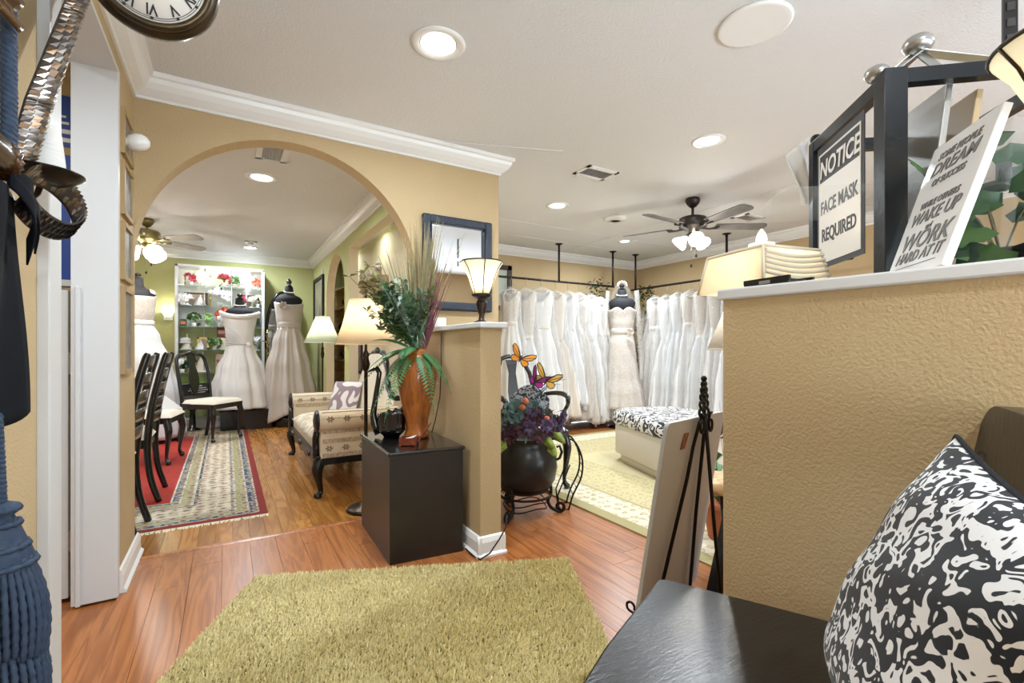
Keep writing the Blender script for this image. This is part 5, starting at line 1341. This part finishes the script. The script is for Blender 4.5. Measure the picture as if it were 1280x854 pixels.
for dx,dz,tw in ((.11,.02,.4),(.14,-.02,1.0),(-.12,.0,2.2),(-.15,.03,2.8),(.17,.05,.2)):
    c = R_*dx+C_*.15+Vector((0,0,dz)); d = (R_*math.cos(tw)*.6+C_*.5+Vector((0,0,-.5))).normalized(); s = d.cross(C_).normalized()
    mb = MB(); mb.add([c,c+d*.04-s*.03,c+d*.09-s*.015,c+d*.11,c+d*.09+s*.015,c+d*.04+s*.03],[(0,1,2,3),(0,3,4,5)],True); mb.build('lime_leaf', LIME, arr2, thick=.002)
for i in range(5):
    c = R_*(.2+.01*i)+C_*.03+Vector((0,0,.02+.03*i)); flower_mesh(MB(),c,.035,3,(R_+C_).normalized()).build('lavender_bloom', LAV, arr2)
mb = MB()
for i in range(160):
    a = rs.uniform(PI*.9,PI*2.1); d = (R_*math.cos(a)*1.2+F_*math.sin(a)*.8+Vector((0,0,rs.uniform(-.2,.9)))).normalized(); c = d*rs.uniform(.13,.23)+Vector((0,0,.03)); s_ = d.cross(Vector((rs.random(),rs.random(),1))).normalized()*.009; q = d+Vector((rs.gauss(0,.5),rs.gauss(0,.5),rs.gauss(0,.5))); mb.add([c,c+q*.02-s_,c+q*.045,c+q*.02+s_],[(0,1,2,3)])
o = mb.build('filler_leaves', LEAF2, arr2); o['kind'] = 'stuff'
# black lacy filler fan
mb = MB(); mb.grid(lambda u,v: R_*(-.1+.26*u)+F_*.02+Vector((0,0,.16+.17*v*math.sin(PI*(.15+.7*u)))),16,10); mb.build('lacy_fan', scroll('lacy_print',(30,34,40),(170,176,184),40,1.0,.5,.7,5), arr2, thick=.002)
for k in range(4): MB().tube([R_*.05+Vector((0,0,.22)), R_*(.10+.03*k)+C_*.02+Vector((0,0,.30+.02*k)), R_*(.16+.035*k)+Vector((0,0,.335+.03*(k%2)))],.002,5).build('thin_spray', mat('blue_wire',(50,78,104),.5), arr2)
# butterflies
def butterfly(loc, label, c1, tiltx, span, rz):
    t = thing('butterfly_pick', label, 'butterfly', loc, rz)
    ORM = mat('wing_'+str(c1), c1, .6, var=(14,tuple(min(255,int(x*1.25)) for x in c1),.8)); EDGE = mat('wing_edge',(30,28,34),.6)
    for s,ti in ((-1,tiltx),(1,tiltx*.6)):
        up = [(0,0),(.25,.35),(.6,.62),(.95,.7),(1.0,.5),(.8,.2),(.5,.02)]; lo = [(0,0),(.5,.02),(.72,-.1),(.7,-.35),(.45,-.45),(.2,-.3)]
        for nm,po in (('upper_wing',up),('lower_wing',lo)):
            def f_(a,b,d,k=1.0): return (s*a*span*math.cos(ti), d-abs(a)*span*.25, b*span+a*span*math.sin(ti))
            wg = MB().prism(po, f_, -.001,.001).build(nm, ORM, t)
            mb = MB(); P_ = [Vector(f_(a,b,0)) for a,b in po]; mb.tube(P_+[P_[0]],.0032,5); mb.build('wing_edge', EDGE, wg)
            if nm == 'upper_wing':
                for q in ((.6,.62),(.95,.5),(.5,.05)): MB().tube([Vector(f_(0,0,-.002)),Vector(f_(*q,-.002))],.0015,4).build('wing_vein', EDGE, wg)
    MB().tube([(0,-.004,-.3*span),(0,-.004,0),(0,-.004,.3*span)],[.003,.006,.004],8).build('body', EDGE, t)
    for s in (-1,1): MB().tube([(0,0,.3*span),(s*.2*span,0,.6*span)],.001,4).build('antenna', EDGE, t)
    return t
butterfly(FT+Vector((0,0,.50))+R_*-.03+C_*.05,'orange monarch butterfly on the black chair back above the urn',(214,136,44),.15,.085,math.radians(-31)).rotation_euler = (0,.5,math.radians(-31))
butterfly(FT+Vector((0,0,.36))+R_*.13+C_*.08,'pale orange butterfly with raised wing above the purple flowers',(224,170,84),.45,.095,math.radians(-50)).rotation_euler = (.2,.4,math.radians(-45))
butterfly(FT+Vector((0,0,.355))+R_*.06+C_*.09,'magenta butterfly above the purple flowers',(150,30,120),.6,.08,math.radians(-10)).rotation_euler = (.2,.5,math.radians(-10))
# wire magazine rack beside the urn
t = thing('wire_rack','curved black wire rack standing beside the urn','rack',(1.96,2.48,0), math.radians(-31))
MB().wire([(-.03,0,0),(.0,0,.1),(.055,0,.22),(.06,0,.34),(.02,0,.44),(-.02,0,.47)],.006,8).build('front_bow', IRON, t)
MB().wire([(-.03,.14,0),(.0,.14,.1),(.055,.14,.22),(.06,.14,.34),(.02,.14,.44),(-.02,.14,.47)],.006,8).build('rear_bow', IRON, t)
for i in range(7): z = .1+.05*i; x = interp([(0,-.03),(.1,0),(.22,.055),(.34,.06),(.44,.02)],z)[0]; MB().tube([(x,0,z),(x,.14,z)],.003,6).build('cross_wire', IRON, t)
for y in (0,.14): MB().tube([(-.03,y,.004),(-.09,y,.004),(-.1,y,.1),(-.02,y,.3)],.005,6).build('rear_leg', IRON, t)
# black armchair behind the urn
t = thing('armchair','black carved armchair with damask seat behind the flower urn','chair',(2.0,3.1,.013), math.radians(-8))
for s in (-1,1):
    MB().tube([(s*.2,.24,0),(s*.2,.22,.25),(s*.2,.22,.45),(s*.19,.24,.65),(s*.15,.28,.85),(s*.11,.30,.93)],[.02,.02,.022,.02,.018,.018],10).build('back_post', CHB, t)
    MB().wire([(s*.2,.24,.66),(s*.255,.1,.69),(s*.275,-.05,.70),(s*.265,-.16,.685),(s*.255,-.19,.66),(s*.26,-.17,.62),(s*.245,-.14,.56),(s*.235,-.12,.45)],[.016,.018,.02,.02,.018,.015,.015,.016],10).build('arm', CHB, t)
    cabriole(s*.22,-.19,.42,s*.6,-.8,CHB,t,.9)
MB().wire([(-.11,.30,.93),(-.1,.305,.965),(-.05,.31,.985),(0,.31,.99),(.05,.31,.985),(.1,.305,.965),(.11,.30,.93)],.018,10).build('crest_rail', CHB, t)
MB().prism([(-.03,.5),(.03,.5),(.045,.7),(.03,.85),(.05,.96),(-.05,.96),(-.03,.85),(-.045,.7)], lambda a,b,d:(a,.235+d+(b-.5)*.16,b),0,.014).build('splat', CHB, t)
MB().box((0,0,.41),(.46,.46,.06)).build('seat_frame', CHB, t, bevel=.005)
mb = MB(); mb.grid(lambda u,v:(-.235+.47*u,-.235+.45*v,.44+.05*((1-(2*u-1)**6)*(1-(2*v-1)**6))**.5),14,14); mb.build('seat_pad', DAM, t)
MB().box((0,.21,.5),(.38,.02,.05)).build('back_rail', CHB, t)
# ---- easel with white board
bx,by,bz,BW,BH,yaw,tl = 1.29,1.277,.047,.488,.766,.232,-.163
W3 = Vector((math.cos(yaw),math.sin(yaw),0)); N3 = Vector((-math.sin(yaw),math.cos(yaw),0)); UP = Vector((0,0,math.cos(tl)))+N3*math.sin(tl); FACE = W3.cross(UP)
O3 = Vector((bx,by,bz))
t = thing('sign_board','large white sign board with rounded corners seen from its grey back on the easel','sign',(0,0,0))
mb = MB(); po = [(a+BW/2,b+BH/2) for a,b in rrect(BW/2,BH/2,.02,4)]
GB = mat('board_grey',(190,192,196),.5)
mb.prism(po, lambda a,b,d: O3+W3*a+UP*b-FACE*d, -.016,.0); mb.build('board', GB, t, bevel=.002)
cc = O3+W3*(BW*.42)+UP*(BH*.90)+FACE*.002
mb = MB(); mb.add([cc-W3*.085-UP*.035+FACE*.017,cc-W3*.05-UP*.035+FACE*.017,cc-W3*.035+UP*.025+FACE*.017,cc-W3*.07+UP*.025+FACE*.017],[(0,1,2,3)]); mb.build('sticker', mat('orange_sticker',(176,100,66),.5,var=(40,(90,60,50),.9)), t, thick=.002)
t = thing('display_easel','black wrought iron easel with a scrolled top holding the white board','easel',(1.5,1.2,0))
E0 = Vector((1.5,1.2,0))
Wd = W3; Bk = -FACE if FACE.y > 0 else FACE      # towards the camera side
Bk = Vector((Bk.x,Bk.y,0)).normalized()
apex = O3+W3*(BW*.52)+UP*(BH*1.0)+Bk*.03+Vector((0,0,.01))
def L3(*p): return [Vector(q)-E0 for q in p]
fl = Vector((1.33,1.245,0))+Bk*.0; fr_ = Vector((1.70,1.34,0)); rear = apex+Bk*.05+W3*.06; rear.z = 0
pl = O3+W3*(BW*.16)+Bk*.03; pr_ = O3+W3*(BW*.80)+Bk*.03
pl = Vector((pl.x,pl.y,0)); pr_ = Vector((pr_.x,pr_.y,0))
def shift(p): return p
MB().tube(L3(apex-W3*.02+Vector((0,0,-.0)), apex.lerp(pl,.15)-W3*.025, apex.lerp(pl,.3)-W3*.01, pl),[.006,.0065,.007,.007],8).build('leg', IRON, t)
MB().tube(L3(apex+W3*.02, apex.lerp(pr_,.5), pr_),.007,8).build('leg', IRON, t)
MB().tube(L3(apex+W3*.01, apex.lerp(rear,.5), rear),.007,8).build('leg', IRON, t)
# board rest hooks curling out to the front
for p in (pl.lerp(apex,.05), pr_.lerp(apex,.05)):
    q = p+Vector((0,0,.0)); f2_ = -Bk
    pts = [q, q+f2_*.05+Vector((0,0,-.02)), q+f2_*.085+Vector((0,0,-.01))]+[q+f2_*(.10+.018*math.cos(i*.6))+Vector((0,0,.01+.018*math.sin(i*.6))) for i in range(-2,7)]
    MB().tube(L3(*pts),.005,8).build('board_rest', IRON, t)
# scroll crest: stacked leaf scrolls narrowing to the tip
cr = apex+Vector((0,0,-.01))
for i,(h,wd) in enumerate(((.0,.034),(.03,.03),(.058,.026),(.084,.021),(.106,.016))):
    for s in (-1,1):
        pts = []
        for k in range(16):
            an = k*.42; r = wd*(.8-.038*k); pts.append(cr+W3*s*(wd*.75+r*math.cos(an+2.6)*.9)+Vector((0,0,h+.02+r*math.sin(an+2.6)*.9)))
        MB().tube(L3(*pts),.0055,6).build('scroll', IRON, t)
    MB().sphere(cr-E0+Vector((0,0,h+.02)),.009,8,6).build('bead', IRON, t)
MB().sphere(cr-E0+Vector((0,0,.145)),.012,10,8).build('tip', IRON, t); MB().tube(L3(cr,cr+Vector((0,0,.145))),.004,6).build('stem', IRON, t)
for s in (-1,1):
    pts = []
    for k in range(18):
        an = k*.4; r = .034*(1-k/24); pts.append(cr+W3*s*(.04+r*math.cos(an+1.2)*.7)+Vector((0,0,-.03+r*math.sin(an+1.2)*1.3))+Bk*.01)
    MB().tube(L3(*pts),.0055,6).build('side_scroll', IRON, t)
# ---- stool and plant behind the easel
t = thing('stump_table','round light wood slice table beside the end of the long half wall','table',(2.04,1.47,.013))
MB().lathe([(.12,.37),(.135,.375),(.138,.40),(.135,.425),(.12,.43),(1e-4,.43)],n=30).build('top', wood('pale_slice',(214,178,132),(180,140,96),.5,.02,(14,14,14)), t)
for k in range(3): a = 2*PI*k/3; MB().tube([(.06*math.cos(a),.06*math.sin(a),.38),(.13*math.cos(a),.13*math.sin(a),0)],.012,8).build('leg', BLACK, t)
t = thing('potted_plant','leafy green plant in a terracotta pot behind the white board','plant',(2.36,1.66,.012))
MB().lathe([(.07,0),(.075,.01),(.1,.17),(.115,.175),(.115,.21),(.1,.21),(1e-4,.18)],n=24).build('pot', mat('terracotta',(176,102,66),.8), t)
rs = random.Random(31)
for i in range(34):
    a = rs.random()*2*PI; d = Vector((math.cos(a),math.sin(a),rs.uniform(.6,2.6))).normalized(); L_ = rs.uniform(.14,.3); tip = Vector((0,0,.19))+d*L_
    s = d.cross(Vector((0,0,1))).normalized()*.04; q = tip+d*.12-Vector((0,0,.04)); mb = MB(); mb.tube([(0,0,.18),tip],.003,5); m_ = (tip+q)/2+Vector((0,0,.012)); mb.add([tip,m_-s,q,m_+s],[(0,1,2,3)],True); mb.build('leaf', LEAF, t)
for i in range(14):
    a = rs.random()*2*PI; mb = MB(); blade([p+Vector((.02,-.03,.2)) for p in arc((math.cos(a)*.12,math.sin(a)*.12,1),rs.uniform(.45,.62),.0)],.004,mb); mb.build('dry_stem', mat('cinnamon_stem',(140,96,62),.8,rnd=.2), t)
t = thing('plant_riser','slanted black wooden riser by the end of the long half wall','stand',(1.86,1.30,0), .2)
MB().prism([(-.07,0),(.12,0),(.12,.34)], lambda a,b,d:(a,d,b),-.05,.05).build('wedge', BLACK, t); MB().box((.0,-.055,.012),(.2,.012,.024)).build('foot_rail', BLACK, t)
# ---- floor lamp behind the long half wall
floor_lamp((1.86,1.15,0),'white shaded floor lamp behind the end of the long half wall',1.06,1.30,.19,.10,mat('white_shade',(244,240,232),.8,transl=.5),DARKROD,2,.009)

# ================================================================== LEDGE OF THE LONG HALF WALL
LZ = 1.226
# ---- square pleated lamp
t = thing('table_lamp','cream square lampshade with swagged pleats and a glass finial on the ledge','lamp',(1.50,.93,LZ-.0), math.radians(-12))
SHB = mat('glow_cream',(252,242,222),.8,transl=.65)
hb,ht,z0,z1 = .125,.105,.0,.13
t.location = (1.375,.836,LZ); 
MB().lathe([(.05,0),(.055,.006),(.02,.012),(.012,.03),(.012,.10),(1e-4,.10)],n=20).build('base', BRONZE, t)
mb = MB(); c8 = [(sx*(hb if k==0 else ht),sy*(hb if k==0 else ht),(.005,.118)[k]) for k in (0,1) for sx,sy in ((-1,-1),(1,-1),(1,1),(-1,1))]
mb.add(c8,[(i,(i+1)%4,4+(i+1)%4,4+i) for i in range(4)]); sh = mb.build('shade', SHB, t, thick=.003)
for i in range(4): MB().tube([c8[i],c8[4+i]],.005,6).build('corner_trim', mat('linen_trim',(220,208,184),.8), sh); MB().tube([c8[4+i],c8[4+(i+1)%4]],.005,6).build('top_trim', _M['linen_trim'], sh)
for i in range(5):
    for f_ in (0,1):
        a = Vector(c8[4+f_]).lerp(Vector(c8[f_]), .12+.13*i); b = Vector(c8[4+(f_+1)%4]).lerp(Vector(c8[(f_+1)%4]), .12+.13*i)
        n_ = Vector((0,-1,0)) if f_ == 0 else Vector((1,0,0))
        if f_ == 1 or True: MB().tube([a.lerp(b,k/8)+n_*.004+Vector((0,0,-.012*math.sin(PI*k/8))) for k in range(9)],.006,6).build('swag_pleat', _M['linen_trim'], sh)
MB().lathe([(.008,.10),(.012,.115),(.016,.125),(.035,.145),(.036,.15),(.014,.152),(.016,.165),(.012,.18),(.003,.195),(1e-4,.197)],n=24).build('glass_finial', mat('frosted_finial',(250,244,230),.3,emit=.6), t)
point('shade_bulb',(0,0,.07),1.2,(1,.93,.82),.03,t)
t = thing('card_tray','flat black tray lying on the ledge before the square lampshade','tray',(1.25,.715,LZ), math.radians(-6))
MB().box((0,0,.006),(.1,.13,.012)).build('plate', BLACK, t, bevel=.003)
for s in (-1,1): MB().box((s*.046,0,.014),(.008,.13,.012)).build('rim', BLACK, t)
MB().box((-.052,0,.009),(.004,.03,.008)).build('latch', SILVER, t)
# ---- black glazed display frame turned on its corner
c0 = Vector((1.46,.545,LZ)); ua = Vector((.661,.75,0)).normalized(); ub = Vector((.75,-.661,0)).normalized()
SA,SB,FH = .424,.424,.545
t = thing('display_case','black wooden open cube case with glass sides on the ledge','display case',c0)
DF = mat('blue_black_wood',(12,15,20),.3,bump=(40,.2,.003),spec=.35)
corners = [Vector((0,0,0)),ua*SA,ua*SA+ub*SB,ub*SB]
ang = math.atan2(ua.y,ua.x)
for i,c in enumerate(corners): MB().box(c+Vector((0,0,FH/2)),(.052 if i==0 else .034,.052 if i==0 else .034,FH),rz=ang).build('post', DF, t, bevel=.002)
for i in range(4):
    a = corners[i]; b = corners[(i+1)%4]
    MB().bar(a+Vector((0,0,FH-.018)),b+Vector((0,0,FH-.018)),.03,.036).build('top_rail', DF, t)
    MB().bar(a+Vector((0,0,.012)),b+Vector((0,0,.012)),.024,.024).build('bottom_rail', DF, t)
GLP = mat('thin_pane',(226,236,236),.04,alpha=.10,spec=.6)
for a,b in ((corners[0],corners[1]),(corners[0],corners[3])):
    m_ = (a+b)/2; MB().bar(a.lerp(b,.08)+Vector((0,0,FH/2)),a.lerp(b,.92)+Vector((0,0,FH/2)),FH-.06,.004).build('glass_pane', GLP, t)
for c,r in ((corners[1]+Vector((0,0,FH+.012)),.018),):
    MB().sphere(c,r,14,10).build('corner_knob', DF, t)
for k,(c,r,lb) in enumerate(((corners[0]+ua*.06+Vector((0,0,FH+.03)),.028,'a'),(corners[0]+ub*.12+ua*.1+Vector((0,0,FH+.12)),.034,'b'))):
    s_ = MB().sphere(c,r,20,14,(1.05,1.05,.8)).build('silver_ball', SILVER, t)
top = corners[0]+ub*.12+ua*.1+Vector((0,0,FH+.10))
for q in (corners[0]+ua*.04,corners[0]+ub*.13+ua*.02,corners[3]+ua*.06,corners[1]):
    e = q+Vector((0,0,FH)); MB().bar(top,e,.034,.003).build('strap', SILVER, t)
# ---- NOTICE sign on the left glass side
ctr = c0+ua*(SA*.56)+Vector((0,0,.30)); nrm = Vector((-ua.y,ua.x,0))
rz = ang+PI       # local -y looks out towards the entry
t = thing('notice_sign','NOTICE FACE MASK REQUIRED sign taped to the glass of the black frame','sign',ctr+nrm*.012, 0)
# orient so that local x runs from far post to near post as read from the entry
t.rotation_euler = (0,0,ang+PI)
SWD_,SHT = .285,.40
DG = mat('sign_dark',(56,56,60),.5); SWH = mat('sign_white',(232,228,222),.5)
MB().box((0,.0,0),(SWD_,.003,SHT)).build('backing', DG, t)
MB().box((0,-.0025,-.052),(SWD_-.03,.002,SHT*.66)).build('white_panel', SWH, t)
for nm,c,dm in (('border_line',(0,-.0025,.172),(SWD_-.03,.002,.006)),('border_line',(-(SWD_-.033)/2,-.0025,.125),(.005,.002,.1)),('border_line',((SWD_-.033)/2,-.0025,.125),(.005,.002,.1))): MB().box(c,dm).build(nm, SWH, t)
text_part('notice_lettering','NOTICE',.076,SWH,t,(0,-.003,.095),shear=.15,bold=.0016,sx=.88)
text_part('message_lettering','FACE MASK',.058,DG,t,(0,-.004,-.025),bold=.0012,sx=.76)
text_part('message_lettering','REQUIRED',.058,DG,t,(0,-.004,-.115),bold=.0012,sx=.78)
# ---- WORK sign leaning in front
TL = Vector((1.463,.462,1.538)); TR = Vector((1.29,.303,1.538)); nn = Vector((-.755,.656,0)); BL = TL+nn*.1; BL.z = 1.228; BR = TR+nn*.1; BR.z = 1.228
xs = (TR-TL).normalized(); zs = (TL-BL).normalized(); ys = zs.cross(xs).normalized()
t = thing('quote_sign','white framed quote sign reading WORK HARD AT IT leaning on the ledge','sign',(BL+BR)/2)
Mx = Matrix((xs,ys,zs)).transposed(); t.rotation_euler = Mx.to_euler()
sw,sh_ = (TR-TL).length,(TL-BL).length
MB().box((0,.008,sh_/2),(sw,.016,sh_)).build('board', mat('white_canvas',(226,224,222),.25), t, bevel=.002)
GT = mat('grey_print',(116,114,112),.6)
rows = [('SOME PEOPLE',.024,.86,1),('DREAM',.042,.745,1.2),('OF SUCCESS',.022,.66,1),('WHILE OTHERS',.021,.50,1),('WAKE UP',.042,.385,1.0),('and',.016,.325,1),('WORK',.058,.195,1.05),('HARD AT IT',.036,.10,.95)]
for tx,sz,fr,sx in rows: text_part('quote_lettering',tx,sz,GT,t,(0,-.001,sh_*fr),shear=.2,bold=.0006,sx=sx)
MB().box((0,-.001,sh_*.065),(sw*.7,.001,.0008)).build('rule_line', GT, t)
# ---- stacked frames and prints inside the display frame
for i,(off,h,lean,m_,lb) in enumerate(((.10,.50,.12,mat('silver_frame',(176,172,166),.35,metal=.6),'tall silver framed print leaning inside the black display frame'),(.16,.48,.14,mat('gilt_frame',(176,150,112),.45),'gilt framed print leaning beside the silver frame'))):
    p = c0+ub*(off)+ua*.14; p.z = LZ+.026
    t = thing('framed_print', lb, 'picture', p, ang)
    MB().box((.0,-lean*h/2,h/2),(.20,.016,h),rx=lean).build('frame', m_, t, bevel=.003)
    MB().box((.0,-lean*h/2-.011,h/2),(.16,.004,h-.06),rx=lean).build('print', mat('silver_print',(190,186,184),.3,var=(12,(150,146,146),.8)), t)
p = c0+ub*.30+ua*.10; p.z = LZ+.026
t = thing('photo_cube','clear acrylic block with a small figure print behind the quote sign','ornament',p,ang)
MB().box((0,0,.20),(.10,.03,.40),rx=.1).build('block', GLP, t); MB().box((0,-.02,.30),(.05,.002,.09)).build('figure_print', mat('navy_print',(70,84,110),.5,var=(30,(170,160,150),.8)), t)
# crumpled white veil cloth behind the far post
q0 = c0+ua*SA+Vector((.03,.03,0))
tag(MB().grid(lambda u,v: q0-R_*(.01+.075*u*(1-.35*v)*(.6+.4*math.sin(1.5+2*v)))+F_*(.01*math.sin(8*u+5*v))+Vector((0,0,.585-.24*v-.06*u*(1-v))),12,12).build('folded_cloth', SATIN, thick=.004),'white cloth draped behind the far post of the black display case','cloth')
# clear brochure holder inside the frame left bay
p = c0+ua*.22+ub*.14; p.z = LZ+.026
t = thing('brochure_holder','pale blue clear brochure holder inside the black display frame','holder',p,ang)
MB().box((0,0,.17),(.16,.012,.34)).build('back_sheet', mat('pale_acrylic',(196,208,206),.1,alpha=.55), t); MB().box((0,-.03,.06),(.16,.006,.12)).build('pocket', GLP, t)
# ---- ivy on the ledge
t = thing('ivy_plant','trailing dark green ivy behind the quote sign on the ledge','plant',(1.80,.42,LZ))
MB().lathe([(.05,0),(.06,.01),(.075,.09),(.08,.1),(.06,.1),(1e-4,.08)],n=20).build('pot', BLACKM, t)
rs = random.Random(41)
def ivy_leaf(c,d,up,s):
    d = d.normalized(); sd = d.cross(up).normalized(); u_ = sd.cross(d)
    P_ = [(0,0),(-.35,-.1),(-.5,.25),(-.28,.4),(-.3,.7),(0,1),(.3,.7),(.28,.4),(.5,.25),(.35,-.1)]
    vs = [c+sd*x*s+d*y*s+u_*(.12*s*(1-abs(x)*2)) for x,y in P_]; mb = MB(); mb.add(vs+[c+d*.4*s+u_*.14*s],[(i,(i+1)%10,10) for i in range(10)],True); return mb
for i in range(44):
    c = Vector((rs.uniform(-.18,.10),rs.uniform(-.16,.16),rs.uniform(.06,.36))); d = Vector((rs.gauss(-.4,.6),rs.gauss(-.2,.7),rs.gauss(-.5,.4)))
    ivy_leaf(c,d,Vector((-.8,-.4,.5)),rs.uniform(.06,.095)).build('leaf', LEAF2 if i%3 else LEAF, t)
for i in range(6): a = rs.random()*6; MB().tube([(0,0,.08),(.06*math.cos(a),.06*math.sin(a),.2),(.14*math.cos(a),.14*math.sin(a),.3)],.003,6).build('vine', mat('vine_stem',(110,96,66),.8), t)
# small grey box and black cube on the ledge
tag(MB().box((1.64,.24,LZ+.03),(.10,.12,.06),rz=-.1).build('storage_box', mat('charcoal_box',(60,56,54),.5), bevel=.003),'small charcoal box on the ledge under the ivy','box')
# torchiere twin lamp at the frame edge
cap_lamp((1.36,.19,LZ),'large flared tan uplight lamp on the ledge beside the quote sign',1.22, watts=.15)
# dark hanging banner strip near the ceiling
t = thing('hanging_banner','narrow black strip with faint raised marks hanging from the ceiling above the ledge','banner',(2.49,.56,CH),math.radians(-50))
MB().box((0,0,-.17),(.042,.012,.34)).build('strip', BLACK, t)
for i in range(5): MB().box((0,-.008,-.05-.06*i),(.024,.003,.03)).build('raised_mark', mat('mark_grey',(64,60,58),.5), t)

# ================================================================== BLACK CHAIR AND PILLOW
K0 = Vector((.963,.859,0)); dd = Vector((.443,-.896,0)); ee = Vector((-.896,-.443,0))
t = thing('side_chair','black painted wooden chair with a broad flat seat against the long half wall','chair',K0)
CBK = mat('worn_black_paint',(22,21,20),.28,bump=(35,.25,.003),var=(10,(34,32,31),.6),stretch=(1,5,1))
SWd,SDp = .70,.60
sq = [dd*0+ee*.012, ee*SWd*.5-dd*.012, ee*(SWd-.012), ee*SWd+dd*.02, ee*SWd+dd*SDp, dd*SDp, dd*.02]
MB().prism([(p.x,p.y) for p in sq], lambda a,b,d:(a,b,d),.445,.47).build('seat', CBK, t, bevel=.006)
ap = MB()
for a,b in ((ee*.04+dd*.04,ee*(SWd-.04)+dd*.04),(dd*.04+ee*.04,dd*(SDp-.04)+ee*.04),(dd*(SDp-.04)+ee*.04,dd*(SDp-.04)+ee*(SWd-.04)),(ee*(SWd-.04)+dd*.04,ee*(SWd-.04)+dd*(SDp-.04))):
    MB().bar(a+Vector((0,0,.405)),b+Vector((0,0,.405)),.022,.07).build('apron', CBK, t)
for q in (ee*.04+dd*.04,ee*(SWd-.04)+dd*.04,ee*.04+dd*(SDp-.04),ee*(SWd-.04)+dd*(SDp-.04)):
    MB().bar(q,q+Vector((0,0,.44)),.042).build('leg', CBK, t, bevel=.003)
def bk(e,z,off=0): return ee*e+dd*(SDp-.05+.16*max(0,z-.47)+off)+Vector((0,0,z))
for e in (.055,SWd-.055): MB().tube([bk(e,.45),bk(e,.62),bk(e,.78),bk(e,.87)],[.022,.022,.024,.024],12).build('back_post', CBK, t)
# broad rounded top rail
po = []
for a,b in rrect(SWd/2,.085,.075,8): po.append((a+SWd/2,b+.875))
MB().prism(po, lambda a,b,d: bk(a,b,d),-.018,.022).build('top_rail', CBK, t, bevel=.012, seg=3)
po = [(.2,.50),(SWd-.2,.50),(SWd-.16,.66),(SWd-.22,.80),(.22,.80),(.16,.66)]
MB().prism(po, lambda a,b,d: bk(a,b,d),-.008,.010).build('splat', CBK, t, bevel=.006)
MB().bar(bk(.05,.50),bk(SWd-.05,.50),.03,.03).build('lower_rail', CBK, t)
# pillow
PIL = scroll('scroll_print',(12,18,28),(228,228,230),36,1.5,.57,.9,5.0)
cc_ = K0+dd*.465+ee*.473+Vector((0,0,.714))
t = thing('scatter_cushion','black and white scroll print cushion leaning in the black chair','cushion',cc_)
ph_,ti_,ro_ = 1.379,.388,1.417
xh = dd*math.cos(ph_)+ee*math.sin(ph_); nh = -dd*math.sin(ph_)+ee*math.cos(ph_); zh = Vector((0,0,math.cos(ti_)))-nh*math.sin(ti_)
xa = xh*math.cos(ro_)+zh*math.sin(ro_); za = -xh*math.sin(ro_)+zh*math.cos(ro_); ya = nh*math.cos(ti_)+Vector((0,0,math.sin(ti_)))
hs = .205
def pp(u,v,s):
    x = 2*u-1; y = 2*v-1; k = max(0,(1-abs(x)**2.4)*(1-abs(y)**2.4))**.5
    pinch = 1-.07*(1-abs(x)**2)*(abs(y)**2) ; pin2 = 1-.07*(1-abs(y)**2)*(abs(x)**2)
    wr = .006*math.sin(9*x+5*y)*k*(1-k*.6)
    return xa*(hs*x*pin2) + za*(hs*y*pinch) + ya*(s*(.065*k+wr))
mb = MB(); mb.grid(lambda u,v: pp(u,v,1),28,28); mb.grid(lambda u,v: pp(u,v,-1),28,28)
mb.build('cover', PIL, t)
mb = MB()
rim = [(i/40,0) for i in range(40)]+[(1,i/40) for i in range(40)]+[(1-i/40,1) for i in range(40)]+[(0,1-i/40) for i in range(41)]
mb.tube([pp(u,v,0) for u,v in rim],.004,6); mb.build('piping', mat('black_piping',(14,18,26),.8), t)
